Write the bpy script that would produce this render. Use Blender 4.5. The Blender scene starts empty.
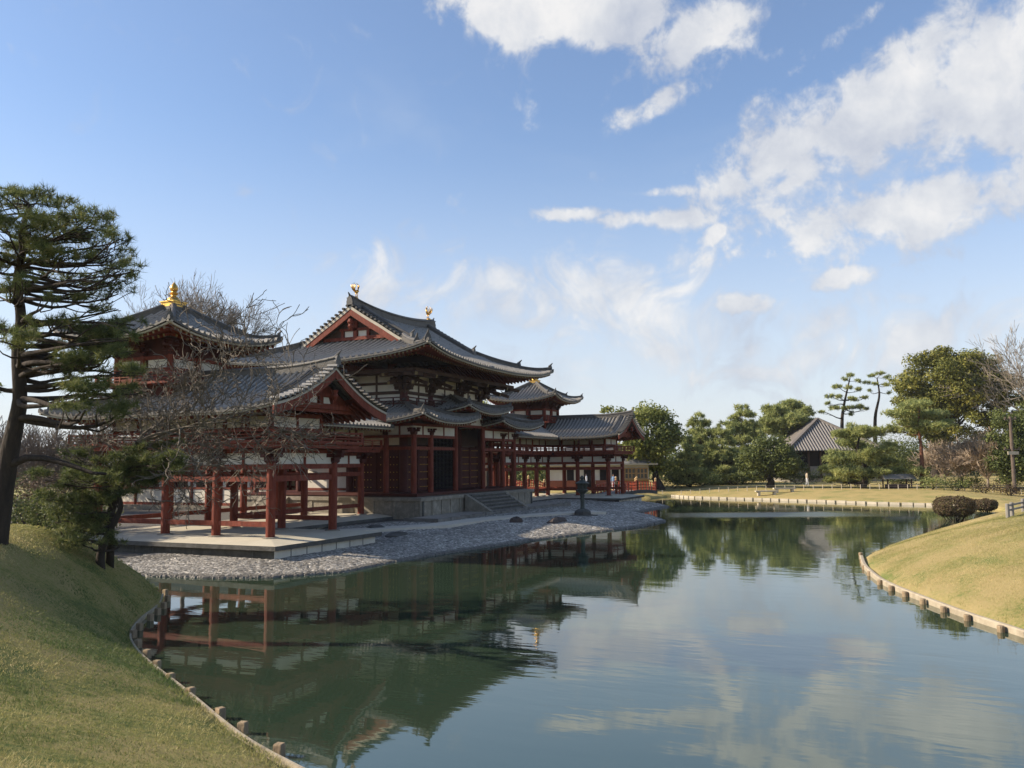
import bpy, math, random
import numpy as np

R = random.Random(11)
rng = np.random.default_rng(11)
sc = bpy.context.scene
COL = sc.collection
rad = math.radians

# ------------------------------------------------------------------ camera
F_PX = 847.3
CAM = np.array([-26.775, -22.691, 2.871])
PITCH, YAW, ROLL = rad(5.325), rad(24.452), rad(-0.521)
_fw = np.array([math.cos(YAW) * math.cos(PITCH), math.sin(YAW) * math.cos(PITCH), math.sin(PITCH)])
_rt = np.array([math.sin(YAW), -math.cos(YAW), 0.0])
_up = np.cross(_rt, _fw)
_r2 = math.cos(ROLL) * _rt + math.sin(ROLL) * _up
_u2 = -math.sin(ROLL) * _rt + math.cos(ROLL) * _up
cam_data = bpy.data.cameras.new('camera')
cam_data.sensor_width = 36.0
cam_data.lens = F_PX / 1024 * 36.0
cam_data.clip_start = 0.1
cam_data.clip_end = 12000
cam = bpy.data.objects.new('camera', cam_data)
COL.objects.link(cam)
from mathutils import Matrix, Vector
M = Matrix.Identity(4)
for i in range(3):
    M[i][0], M[i][1], M[i][2], M[i][3] = _r2[i], _u2[i], -_fw[i], CAM[i]
cam.matrix_world = M
sc.camera = cam


def ray(px, py):
    return _fw + _r2 * (px - 512) / F_PX - _u2 * (py - 384) / F_PX


def at(px, py, depth):
    return CAM + depth * ray(px, py)


def onz(px, py, z):
    r = ray(px, py)
    return CAM + (z - CAM[2]) / r[2] * r


# ------------------------------------------------------------------ sun, sky, exposure
SUN_AZ = rad(113.0)      # angle of the direction to the sun from +X towards +Y (west)
SUN_EL = rad(30.0)
SUN_DIR = Vector((math.cos(SUN_AZ) * math.cos(SUN_EL), math.sin(SUN_AZ) * math.cos(SUN_EL), math.sin(SUN_EL)))
sun_data = bpy.data.lights.new('sun', 'SUN')
sun_data.energy = 4.8
sun_data.angle = rad(0.55)
sun_data.color = (1.0, 0.86, 0.68)
sun = bpy.data.objects.new('sun', sun_data)
sun.rotation_euler = SUN_DIR.to_track_quat('Z', 'Y').to_euler()
sun.location = (0, 40, 60)
COL.objects.link(sun)

sc.view_settings.view_transform = 'Standard'
sc.view_settings.look = 'None'
sc.view_settings.exposure = 0.68
sc.view_settings.gamma = 1.0
sc.view_settings.use_curve_mapping = False
sc.cycles.max_bounces = 6
sc.cycles.diffuse_bounces = 3
sc.cycles.glossy_bounces = 3
sc.cycles.transmission_bounces = 3
sc.cycles.transparent_max_bounces = 6
sc.cycles.caustics_reflective = False
sc.cycles.caustics_refractive = False
try:
    sc.cycles.use_denoising = True
    sc.cycles.denoiser = 'OPENIMAGEDENOISE'
except Exception:
    pass

world = bpy.data.worlds.new('World')
sc.world = world
world.use_nodes = True


class NT:
    def __init__(s, tree):
        s.t = tree
        s.n = tree.nodes
        s.l = tree.links

    def node(s, typ, **kw):
        nd = s.n.new(typ)
        for k, v in kw.items():
            setattr(nd, k, v)
        return nd

    def put(s, sock, v):
        if v is None:
            return
        if isinstance(v, bpy.types.NodeSocket):
            s.l.new(v, sock)
        else:
            sock.default_value = v

    def math(s, op, a, b=None, c=None, clamp=False):
        nd = s.node('ShaderNodeMath', operation=op, use_clamp=clamp)
        for i, v in enumerate((a, b, c)):
            s.put(nd.inputs[i], v)
        return nd.outputs[0]

    def vmath(s, op, a, b=None, scale=None):
        nd = s.node('ShaderNodeVectorMath', operation=op)
        s.put(nd.inputs[0], a)
        if b is not None:
            s.put(nd.inputs[1], b)
        if scale is not None:
            s.put(nd.inputs['Scale'], scale)
        return nd.outputs['Value'] if op in ('DOT_PRODUCT', 'LENGTH', 'DISTANCE') else nd.outputs[0]

    def noise(s, vec, scale, detail=4, rough=.55, dist=0.0):
        nd = s.node('ShaderNodeTexNoise')
        s.put(nd.inputs['Vector'], vec)
        nd.inputs['Scale'].default_value = scale
        nd.inputs['Detail'].default_value = detail
        nd.inputs['Roughness'].default_value = rough
        nd.inputs['Distortion'].default_value = dist
        return nd.outputs[0]

    def ramp(s, fac, stops, interp='LINEAR'):
        nd = s.node('ShaderNodeValToRGB')
        cr = nd.color_ramp
        cr.interpolation = interp
        while len(cr.elements) < len(stops):
            cr.elements.new(.5)
        for e, (p, c) in zip(cr.elements, stops):
            e.position = p
            e.color = c if len(c) == 4 else (*c, 1)
        s.put(nd.inputs[0], fac)
        return nd.outputs[0]

    def mix(s, fac, a, b, blend='MIX'):
        nd = s.node('ShaderNodeMix', data_type='RGBA', blend_type=blend)
        s.put(nd.inputs[0], fac)
        for k, v in ((6, a), (7, b)):
            if not isinstance(v, bpy.types.NodeSocket) and len(v) == 3:
                v = (*v, 1)
            s.put(nd.inputs[k], v)
        return nd.outputs[2]

    def smooth(s, x, lo, hi):
        nd = s.node('ShaderNodeMapRange', interpolation_type='SMOOTHSTEP')
        s.put(nd.inputs[0], x)
        nd.inputs[1].default_value = lo
        nd.inputs[2].default_value = hi
        return nd.outputs[0]


wt = NT(world.node_tree)
for nd in list(wt.n):
    wt.n.remove(nd)
w_out = wt.node('ShaderNodeOutputWorld')
w_bg = wt.node('ShaderNodeBackground')
SKY_STRENGTH = 0.10
w_bg.inputs[1].default_value = SKY_STRENGTH
sky = wt.node('ShaderNodeTexSky', sky_type='NISHITA')
sky.sun_disc = False
sky.sun_elevation = SUN_EL
sky.sun_rotation = math.atan2(SUN_DIR.x, SUN_DIR.y)
sky.air_density = 1.0
sky.dust_density = 0.7
sky.ozone_density = 1.5
gen = wt.node('ShaderNodeTexCoord').outputs['Generated']
sep = wt.node('ShaderNodeSeparateXYZ')
wt.l.new(gen, sep.inputs[0])
zc = wt.math('ADD', wt.math('MAXIMUM', sep.outputs[2], 0.0), 0.09)
comb = wt.node('ShaderNodeCombineXYZ')
wt.put(comb.inputs[0], wt.math('DIVIDE', sep.outputs[0], zc))
wt.put(comb.inputs[1], wt.math('DIVIDE', sep.outputs[1], zc))
plane = comb.outputs[0]
# cloud banks: where on the sky dome (direction, angular half sizes, tilt) and how thick
BANKS = []
def bank(px, py, rx, ry, tilt, k):
    BANKS.append((px, py, rx / F_PX, ry / F_PX, rad(tilt), k))
bank(870, 125, 130, 56, -26, 1.1)
bank(985, 95, 130, 75, -25, 1.05)
bank(800, 152, 56, 34, -20, 1.05)
bank(925, 208, 140, 42, -4, 1.12)
bank(905, 250, 34, 22, 60, .62)
bank(580, 6, 140, 38, 6, 1.25)
bank(690, 34, 80, 40, -30, 1.1)
bank(655, 104, 62, 18, -24, 1.0)
bank(840, 36, 52, 14, -28, .75)
bank(650, 219, 66, 12, 3, .9)
bank(575, 214, 50, 9, 0, .78)
bank(655, 192, 40, 7, 0, .66)
bank(714, 234, 17, 9, -35, .8)
bank(598, 176, 24, 11, 0, .7)
bank(842, 279, 38, 13, -12, .95)
bank(745, 304, 42, 15, 0, .95)
bank(805, 306, 30, 9, 0, .7)
bank(760, 254, 40, 12, 0, .62)
bank(995, 268, 40, 9, -8, .6)
bank(1250, 160, 220, 120, 0, .9)
bank(700, -230, 300, 120, 0, .8)
bank(150, -330, 260, 120, 0, .7)
SOLID = len(BANKS)
bank(540, 302, 95, 50, 8, .95)
bank(640, 315, 110, 60, 25, .88)
bank(760, 330, 150, 45, -8, .72)
bank(400, 285, 70, 60, 0, .55)
bank(900, 340, 200, 32, -8, .78)
bank(560, 370, 200, 30, 0, .5)
bank(690, 270, 50, 40, 40, .5)
acc = None
thin = None
for bi, (px, py, rx, ry, tl, k) in enumerate(BANKS):
    d = ray(px, py); d = d / np.linalg.norm(d)
    hr = np.cross(d, [0, 0, 1]); hr /= np.linalg.norm(hr)
    vu = np.cross(hr, d)
    a = (math.cos(tl) * hr - math.sin(tl) * vu)
    b = (math.sin(tl) * hr + math.cos(tl) * vu)
    u = wt.vmath('DOT_PRODUCT', gen, tuple(a / rx))
    v = wt.vmath('DOT_PRODUCT', gen, tuple(b / ry))
    f = wt.vmath('DOT_PRODUCT', gen, tuple(d))
    rr = wt.math('ADD', wt.math('MULTIPLY', u, u), wt.math('MULTIPLY', v, v))
    g = wt.math('EXPONENT', wt.math('MULTIPLY', rr, -0.8))
    g = wt.math('MULTIPLY', g, wt.math('GREATER_THAN', f, 0.0))
    g = wt.math('MULTIPLY', g, k)
    if bi < SOLID:
        acc = g if acc is None else wt.math('MAXIMUM', acc, g)
    else:
        thin = g if thin is None else wt.math('MAXIMUM', thin, g)
n_big = wt.noise(gen, 7.0, 9, .60, .25)
n_fine = wt.noise(gen, 26.0, 8, .62, .3)
n_mix = wt.math('ADD', wt.math('MULTIPLY', n_big, .66), wt.math('MULTIPLY', n_fine, .34))
dens = wt.math('ADD', acc, wt.math('MULTIPLY', wt.math('SUBTRACT', n_mix, .5), 3.3))
cl = wt.smooth(dens, .46, .86)
cl = wt.math('MULTIPLY', cl, .93)
# thin wisps
n_w = wt.noise(gen, 12.0, 8, .6, 1.2)
wisp = wt.smooth(wt.math('ADD', thin, wt.math('MULTIPLY', wt.math('SUBTRACT', n_w, .5), 2.4)), .25, 1.05)
cl = wt.math('MAXIMUM', cl, wt.math('MULTIPLY', wisp, .85))
# faint high veil
veil = wt.smooth(wt.noise(plane, .7, 6, .6, .6), .5, .8)
veil = wt.math('ADD', wt.math('MULTIPLY', veil, .20), .06)
shade_n = wt.noise(gen, 11.0, 7, .6, .2)
cloud_col = wt.ramp(wt.math('ADD', wt.math('MULTIPLY', shade_n, 1.1), wt.math('MULTIPLY', cl, .22)), [(.52, (3.4, 3.65, 4.25)), (.76, (4.8, 4.9, 5.1)), (.92, (5.9, 5.8, 5.7))])
low = wt.smooth(sep.outputs[2], .40, -.02)
sky_col = wt.mix(1.0, sky.outputs[0], (1.02, 1.10, 1.22), 'MULTIPLY')
sky_col = wt.mix(wt.math('MULTIPLY', low, .76), sky_col, (4.9, 5.05, 5.45))
sky_col = wt.mix(veil, sky_col, (4.6, 4.9, 5.3))
sky_col = wt.mix(cl, sky_col, cloud_col)
wt.l.new(sky_col, w_bg.inputs[0])
wt.l.new(w_bg.outputs[0], w_out.inputs[0])

# ------------------------------------------------------------------ materials
MATS = {}


def mat(name, c1, c2=None, scale=3.0, rough=.8, bump=0.0, bscale=20.0, metal=0.0, stretch=None, spec=.3, c3=None, detail=5):
    m = bpy.data.materials.new(name)
    m.use_nodes = True
    t = NT(m.node_tree)
    b = t.n['Principled BSDF']
    pos = t.node('ShaderNodeNewGeometry').outputs['Position']
    if stretch:
        mp = t.node('ShaderNodeMapping')
        mp.inputs['Scale'].default_value = stretch
        t.l.new(pos, mp.inputs[0])
        pos = mp.outputs[0]
    if c2 is None:
        c2 = tuple(x * .75 for x in c1)
    n = t.noise(pos, scale, detail, .65)
    stops = [(.32, c1), (.68, c2)] if c3 is None else [(.3, c1), (.5, c2), (.7, c3)]
    t.put(b.inputs['Base Color'], t.ramp(n, stops))
    b.inputs['Roughness'].default_value = rough
    b.inputs['Metallic'].default_value = metal
    b.inputs['Specular IOR Level'].default_value = spec
    if bump:
        bn = t.node('ShaderNodeBump')
        bn.inputs['Strength'].default_value = bump
        bn.inputs['Distance'].default_value = .05
        t.l.new(t.noise(pos, bscale, 4), bn.inputs['Height'])
        t.l.new(bn.outputs[0], b.inputs['Normal'])
    MATS[name] = m
    return m


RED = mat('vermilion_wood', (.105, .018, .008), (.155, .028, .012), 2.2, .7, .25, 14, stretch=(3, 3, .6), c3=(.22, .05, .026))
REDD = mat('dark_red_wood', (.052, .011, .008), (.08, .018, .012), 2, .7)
BROWN = mat('aged_timber', (.055, .032, .024), (.09, .05, .036), 2, .75)
PLASTER = mat('white_plaster', (.70, .655, .56), (.58, .54, .46), 1.1, .9, .1, 8)
TILE = mat('roof_tile', (.055, .051, .046), (.165, .154, .137), 4.2, .6, .4, 30, c3=(.095, .088, .079))
TILE_P = mat('sunlit_tile', (.17, .165, .16), (.23, .225, .215), 2.3, .6, .3, 30)
RIDGE = mat('ridge_tile', (.068, .064, .058), (.115, .108, .098), 3, .55, .3, 25)
TRIM = mat('pale_eave_board', (.50, .45, .36), (.40, .36, .29), 2, .7)
OCHRE = mat('ochre_end_paint', (.20, .145, .065), (.16, .115, .05), 5, .6)
GOLD = mat('gold_leaf', (.78, .47, .12), (.45, .26, .06), 7, .42, metal=1.0)
STONE = mat('base_stone', (.31, .28, .22), (.21, .185, .145), 1.6, .9, .4, 12, c3=(.36, .325, .26))
STONE_D = mat('dark_stone', (.06, .058, .05), (.11, .105, .095), 2.5, .9, .5, 9)
SLAB = mat('pale_platform', (.55, .50, .39), (.46, .42, .32), .9, .9, .1, 20)
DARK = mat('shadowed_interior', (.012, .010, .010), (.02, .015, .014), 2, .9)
POLEW = mat('brown_pole', (.15, .115, .09), (.10, .075, .06), 4, .9)
BRONZE = mat('dark_bronze', (.045, .05, .045), (.07, .085, .075), 6, .55, .3, 20, metal=.5)
PILE = mat('weathered_pile', (.36, .27, .17), (.22, .16, .10), 9, .85, .4, 30, stretch=(1, 1, .3))
PLANK = mat('edging_plank', (.44, .38, .28), (.30, .25, .18), 4, .85, .3, 20)
FARSTONE = mat('bank_stone', (.52, .46, .36), (.42, .37, .28), 1.5, .9, .3, 6)
SAND = mat('sand_path', (.60, .54, .44), (.50, .45, .37), 3, .95, .2, 40)
GRAVEL = mat('gravel', (.40, .35, .29), (.25, .22, .185), 14, .95, .7, 40)
BARK_P = mat('pine_bark', (.055, .041, .031), (.03, .024, .019), 7, .95, .8, 14, stretch=(1, 1, .35))
BARK_L = mat('pale_bark', (.20, .165, .125), (.10, .085, .065), 7, .9, .5, 14)
BARK_T = mat('twig_bark', (.23, .19, .15), (.15, .12, .095), 5, .9)
BARK_W = mat('tan_twigs', (.40, .31, .22), (.30, .23, .165), 5, .9)
BARK_F = mat('far_twigs', (.29, .25, .20), (.22, .185, .15), 5, .9)
BARK_R = mat('red_pine_bark', (.20, .085, .05), (.11, .05, .035), 5, .9, .5, 14)
COPPER = mat('grey_roof_boards', (.16, .142, .126), (.12, .105, .093), 2, .7)
GWALL = mat('grey_boards', (.25, .235, .21), (.20, .185, .165), 2, .85)
GLASS = mat('window_glass', (.03, .035, .04), (.04, .045, .05), 1, .1, spec=.6)
OAK = mat('light_timber', (.42, .26, .11), (.34, .20, .085), 4, .7)
BRICKR = mat('brick_red_panel', (.30, .10, .055), (.24, .085, .05), 4, .8)
ROCK = mat('brown_rock', (.10, .075, .06), (.055, .045, .04), 3, .9, .8, 8)
SLATE = mat('slate_roof', (.16, .16, .165), (.22, .22, .22), 3, .6)
SKIN = mat('skin', (.48, .29, .20), (.45, .27, .185), 3, .6)
HAIR = mat('hair', (.015, .012, .01), (.02, .015, .012), 3, .5)
C_WHITE = mat('white_cloth', (.7, .71, .73), (.62, .63, .66), 5, .9)
C_BLUE = mat('blue_cloth', (.22, .34, .5), (.18, .28, .42), 5, .9)
C_DARK = mat('dark_cloth', (.03, .035, .05), (.04, .045, .06), 5, .9)
C_BEIGE = mat('beige_cloth', (.45, .38, .28), (.4, .33, .25), 5, .9)


def leafmat(name, dark, light, trans=.25, hue=None):
    """leaf colour differs from leaf to leaf (mesh attribute 'tint')"""
    m = bpy.data.materials.new(name)
    m.use_nodes = True
    t = NT(m.node_tree)
    for nd in list(t.n):
        t.n.remove(nd)
    out = t.node('ShaderNodeOutputMaterial')
    at_ = t.node('ShaderNodeAttribute', attribute_name='tint')
    stops = [(0, dark), (1, light)] if hue is None else [(0, dark), (.6, light), (1, hue)]
    c = t.ramp(at_.outputs['Fac'], stops)
    d = t.node('ShaderNodeBsdfPrincipled')
    t.put(d.inputs['Base Color'], c)
    d.inputs['Roughness'].default_value = .6
    d.inputs['Specular IOR Level'].default_value = .25
    tr = t.node('ShaderNodeBsdfTranslucent')
    t.put(tr.inputs[0], c)
    mx = t.node('ShaderNodeMixShader')
    mx.inputs[0].default_value = trans
    t.l.new(d.outputs[0], mx.inputs[1])
    t.l.new(tr.outputs[0], mx.inputs[2])
    t.l.new(mx.outputs[0], out.inputs[0])
    return m


L_PINE = leafmat('pine_needles', (.045, .065, .024), (.145, .165, .052), .35, (.24, .225, .07))
L_PINE_B = leafmat('bright_pine_needles', (.14, .175, .065), (.39, .42, .15), .42, (.52, .50, .20))
L_PINE_N = leafmat('near_pine_needles', (.05, .075, .028), (.15, .175, .055), .35, (.25, .24, .08))
L_BROAD = leafmat('camphor_leaves', (.075, .10, .028), (.235, .26, .065), .38, (.36, .35, .09))
L_DARK = leafmat('dark_leaves', (.045, .065, .022), (.14, .165, .048), .35, (.20, .22, .06))
L_OLIVE = leafmat('olive_leaves', (.085, .10, .026), (.25, .25, .06), .38, (.38, .34, .085))
L_BROWN = leafmat('brown_twigs', (.07, .045, .028), (.17, .115, .07), .1, (.22, .16, .10))
L_RUST = leafmat('rusty_leaves', (.045, .032, .018), (.12, .08, .042), .2, (.14, .15, .05))
GRASS = leafmat('grass_blades', (.10, .15, .042), (.36, .335, .115), .35, (.66, .53, .27))
PEB = leafmat('pebble_stone', (.10, .093, .08), (.30, .278, .24), 0.0, (.58, .54, .47))


# ------------------------------------------------------------------ mesh helpers
ORG = {}


def link(o, parent=None):
    COL.objects.link(o)
    if parent is not None:
        o.parent = parent
    return o


def thing(name, label, cat, loc, group=None):
    o = bpy.data.objects.new(name, None)
    o.empty_display_size = .3
    o.location = tuple(float(v) for v in loc)
    o['label'] = label
    o['category'] = cat
    if group:
        o['group'] = group
    link(o)
    ORG[o.name] = np.array(loc, float)
    return o


def tag(o, label, cat, group=None):
    o['label'] = label
    o['category'] = cat
    if group:
        o['group'] = group
    return o


def np_mesh(name, v, f, mats, mi=None, parent=None, tint=None, smooth=False, org=None):
    v = np.asarray(v, np.float32)
    if parent is not None:
        org = ORG[parent.name]
    elif org is None:
        org = np.zeros(3)
    v = v - np.asarray(org, np.float32)
    me = bpy.data.meshes.new(name)
    if isinstance(f, np.ndarray):
        n, k = f.shape
        loops = f.reshape(-1).astype(np.int32)
        starts = np.arange(n, dtype=np.int32) * k
        me.vertices.add(len(v))
        me.vertices.foreach_set('co', v.reshape(-1))
        me.loops.add(len(loops))
        me.loops.foreach_set('vertex_index', loops)
        me.polygons.add(n)
        me.polygons.foreach_set('loop_start', starts)
        nf = n
    else:
        me.from_pydata(v.tolist(), [], f)
        nf = len(f)
    for m in (mats if isinstance(mats, (list, tuple)) else [mats]):
        me.materials.append(m)
    if mi is not None:
        me.polygons.foreach_set('material_index', np.asarray(mi, np.int32))
    me.polygons.foreach_set('use_smooth', np.full(nf, smooth))
    me.update(calc_edges=True)
    if tint is not None:
        a = me.attributes.new('tint', 'FLOAT', 'FACE')
        a.data.foreach_set('value', np.asarray(tint, np.float32))
    me.validate()
    o = bpy.data.objects.new(name, me)
    if parent is None:
        o.location = tuple(float(x) for x in org)
    link(o, parent)
    ORG[o.name] = np.array(org, float)
    return o


class MB:
    """collects primitives, built as ONE mesh"""

    def __init__(s, tf=None):
        s.v, s.f, s.m = [], [], []
        s.tf = tf

    def add(s, vs, fs, m=0):
        b = len(s.v)
        s.v.extend([tuple(map(float, p)) for p in vs])
        s.f.extend([tuple(b + i for i in q) for q in fs])
        s.m.extend([m] * len(fs))

    def hexa(s, p, m=0):
        s.add(p, [(0, 3, 2, 1), (4, 5, 6, 7), (0, 1, 5, 4), (1, 2, 6, 5), (2, 3, 7, 6), (3, 0, 4, 7)], m)

    def box(s, x0, x1, y0, y1, z0, z1, m=0):
        x0, x1 = min(x0, x1), max(x0, x1)
        y0, y1 = min(y0, y1), max(y0, y1)
        s.hexa([(x0, y0, z0), (x1, y0, z0), (x1, y1, z0), (x0, y1, z0), (x0, y0, z1), (x1, y0, z1), (x1, y1, z1), (x0, y1, z1)], m)

    def beam(s, p, q, w, h, m=0):
        """box from p to q; w across (horizontal), h up; p,q at the centre"""
        p, q = np.array(p, float), np.array(q, float)
        d = q - p
        d /= np.linalg.norm(d)
        sd = np.cross(d, [0, 0, 1.0])
        if np.linalg.norm(sd) < 1e-6:
            sd = np.array([1.0, 0, 0])
        sd /= np.linalg.norm(sd)
        u = np.cross(sd, d)
        a, b = sd * w / 2, u * h / 2
        s.hexa([p - a - b, p + a - b, q + a - b, q - a - b, p - a + b, p + a + b, q + a + b, q - a + b], m)

    def sweep(s, path, prof, m=0, cap=True):
        """prof: list of (side, up); path: 3D polyline; up is world z"""
        path = np.array(path, float)
        n, k = len(path), len(prof)
        vs = []
        for i in range(n):
            d = path[min(i + 1, n - 1)] - path[max(i - 1, 0)]
            sd = np.cross(d, [0, 0, 1.0])
            sd /= max(np.linalg.norm(sd), 1e-9)
            for (a, b) in prof:
                vs.append(path[i] + sd * a + np.array([0, 0, b]))
        fs = []
        for i in range(n - 1):
            for j in range(k):
                jj = (j + 1) % k
                fs.append((i * k + j, (i + 1) * k + j, (i + 1) * k + jj, i * k + jj))
        if cap:
            fs.append(tuple(range(k)))
            fs.append(tuple((n - 1) * k + j for j in range(k - 1, -1, -1)))
        s.add(vs, fs, m)

    def tube(s, pts, rs, k=8, m=0, cap=True):
        pts = np.array(pts, float)
        n = len(pts)
        if not hasattr(rs, '__len__'):
            rs = [rs] * n
        ref = np.array([0.31, .2, .93])
        vs = []
        for i in range(n):
            d = pts[min(i + 1, n - 1)] - pts[max(i - 1, 0)]
            d = d / max(np.linalg.norm(d), 1e-9)
            r0 = ref if abs(d @ ref) < .95 else np.array([1.0, 0, 0])
            a = np.cross(d, r0)
            a /= np.linalg.norm(a)
            b = np.cross(d, a)
            for j in range(k):
                t = 2 * math.pi * j / k
                vs.append(pts[i] + rs[i] * (math.cos(t) * a + math.sin(t) * b))
        fs = [(i * k + j, i * k + (j + 1) % k, (i + 1) * k + (j + 1) % k, (i + 1) * k + j) for i in range(n - 1) for j in range(k)]
        if cap:
            fs.append(tuple(range(k - 1, -1, -1)))
            fs.append(tuple((n - 1) * k + j for j in range(k)))
        s.add(vs, fs, m)

    def lathe(s, c, prof, k=16, m=0, square=False):
        """prof: (r,z) from bottom to top"""
        vs = []
        for (r, z) in prof:
            for j in range(k):
                t = 2 * math.pi * (j + .5) / k
                vs.append((c[0] + r * math.cos(t), c[1] + r * math.sin(t), c[2] + z))
        n = len(prof)
        fs = [(i * k + j, i * k + (j + 1) % k, (i + 1) * k + (j + 1) % k, (i + 1) * k + j) for i in range(n - 1) for j in range(k)]
        fs.append(tuple(range(k - 1, -1, -1)))
        fs.append(tuple((n - 1) * k + j for j in range(k)))
        s.add(vs, fs, m)

    def quad(s, a, b, c, d, m=0):
        s.add([a, b, c, d], [(0, 1, 2, 3)], m)

    def grid(s, G, m=0):
        """G: array (a,b,3)"""
        a, b = G.shape[:2]
        vs = G.reshape(-1, 3)
        fs = [(i * b + j, (i + 1) * b + j, (i + 1) * b + j + 1, i * b + j + 1) for i in range(a - 1) for j in range(b - 1)]
        s.add(vs, fs, m)

    def build(s, name, mats, parent=None, smooth=False, org=None):
        v = np.array(s.v, float)
        f = s.f
        if s.tf is not None:
            v = s.tf(v)
            f = [tuple(reversed(q)) for q in f]
        return np_mesh(name, v, f, mats, s.m, parent, smooth=smooth, org=org)


# ------------------------------------------------------------------ terrain
WZ = -0.92          # water level


def W(*pts, up=0.0):
    return [tuple(onz(px, py, WZ + up)[:2]) for (px, py) in pts]


SHORE_L = W((163, 592), (159, 603), (140, 616), (128, 632), (137, 648), (150, 660), (190, 690), (235, 728), (275, 752), (300, 772), up=.14)
BANK_L = [(-15, 60), (-14, 30), (-11.5, 14), (-9.6, 5), (-8.6, 0.5)] + SHORE_L + [(-19.6, -21), (-19.6, -26), (-18.5, -34), (-17, -70), (-120, -70), (-120, 60)]
SHORE_P = W((140, 576), (216, 578.4), (272, 578), (343, 572.5), (394, 562), (450, 553), (530, 541), (600, 532), (640, 527), (664, 521.5), (650, 516), (635, 513.5), (650, 510), (668, 507), (658, 504.5), (648, 503))
ISLE = [(-5.6, 4), (-6.5, 12), (-6, 30), (8, 50)] + [(47, 50), (51, 20), (51.5, 2)] + SHORE_P[::-1]
ISLE = ISLE[::-1]
SHORE_R = W((863, 559), (866, 568), (872.5, 574.6), (883, 583), (895, 589), (909, 595), (927, 602), (948, 610), (972, 619), (1006, 630), (1030, 638))
R_LAND = [(36, -28.5), (28, -26), (20, -23.6), (14, -22.2), (10, -21.5)] + SHORE_R + [(-9.5, -28), (-10, -36), (-6, -70), (60, -70), (60, -33), (40, -32)]
SHORE_N = W((672, 496.5), (692, 498), (760, 500), (819, 502), (880, 504.2), (930, 505.5), (965, 507))
N_LAND = [(57, 50), (56.5, 20), (57, 6), (60, 1)] + SHORE_N + [(40, -31.5), (62, -34), (62, -70), (200, -120), (200, 90), (57, 90)]


def sdf(P, poly):
    """>0 inside"""
    poly = np.array(poly)
    x, y = P[:, 0], P[:, 1]
    d2 = np.full(len(P), 1e18)
    ins = np.zeros(len(P), bool)
    for i in range(len(poly)):
        a, b = poly[i], poly[(i + 1) % len(poly)]
        e = b - a
        wx, wy = x - a[0], y - a[1]
        t = np.clip((wx * e[0] + wy * e[1]) / max(e @ e, 1e-12), 0, 1)
        d2 = np.minimum(d2, (wx - t * e[0]) ** 2 + (wy - t * e[1]) ** 2)
        cond = ((a[1] > y) != (b[1] > y))
        if abs(e[1]) > 1e-12:
            xi = a[0] + (y - a[1]) * e[0] / e[1]
            ins ^= cond & (x < xi)
    d = np.sqrt(d2)
    return np.where(ins, d, -d)


def vnoise(P, sc_, seed=0):
    x, y = P[:, 0] * sc_, P[:, 1] * sc_
    return (np.sin(x * 1.0 + 1.7 * np.sin(y * .8 + seed)) + np.sin(y * 1.3 + 1.3 * np.sin(x * .7 + seed * 2)) + .5 * np.sin(2.3 * x + 1.9 * y + seed)) / 2.5


def terrain(P):
    P = np.asarray(P, float).reshape(-1, 2)
    dl, di, dr, dn = sdf(P, BANK_L), sdf(P, ISLE), sdf(P, R_LAND), sdf(P, N_LAND)
    c = lambda d, w, p: 1 - (1 - np.clip(d / w, 0, 1)) ** p
    yy = np.clip((P[:, 1] + 12.5) / 7.5, 0, 1)
    hl = .10 + 2.24 * c(dl, 9.0 - 5.3 * yy, 1.35 + .55 * yy) + .04 * vnoise(P, .7) * np.clip(dl / 2, 0, 1)
    sx = np.clip((P[:, 0] - 5.5) / 4, 0, 1)
    hi = .02 + (.27 + .15 * sx) * c(di, 4.0, 1.5) + .16 * c(di - 4.6, 2.5, 1.5) * sx
    hr = .10 + 1.55 * c(dr, 5.5, 1.5) + .05 * vnoise(P, .4, 3) * np.clip(dr / 3, 0, 1)
    hn = .16 + .72 * c(dn, 9.0, 1.5)
    z = np.full(len(P), -1.0)
    which = np.zeros(len(P), int)
    for k, (d, h) in enumerate(((dl, hl), (di, hi), (dr, hr), (dn, hn))):
        hh = np.where(d > 0, h, np.maximum(d * 1.2, -1.0))
        sel = hh > z
        z = np.where(sel, hh, z)
        which = np.where(sel, k, which)
    return z + WZ, which


def gz(x, y):
    return float(terrain([(x, y)])[0][0])


def hit(px, py, dmin=3.0, dmax=160.0):
    """where the sight line through a pixel meets the ground"""
    r = ray(px, py)
    t = np.arange(dmin, dmax, .15)
    Q = CAM + t[:, None] * r
    z, _ = terrain(Q[:, :2])
    z = np.maximum(z, WZ)
    k = np.argmax(Q[:, 2] <= z)
    q = Q[k].copy()
    q[2] = z[k]
    return q


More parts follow.
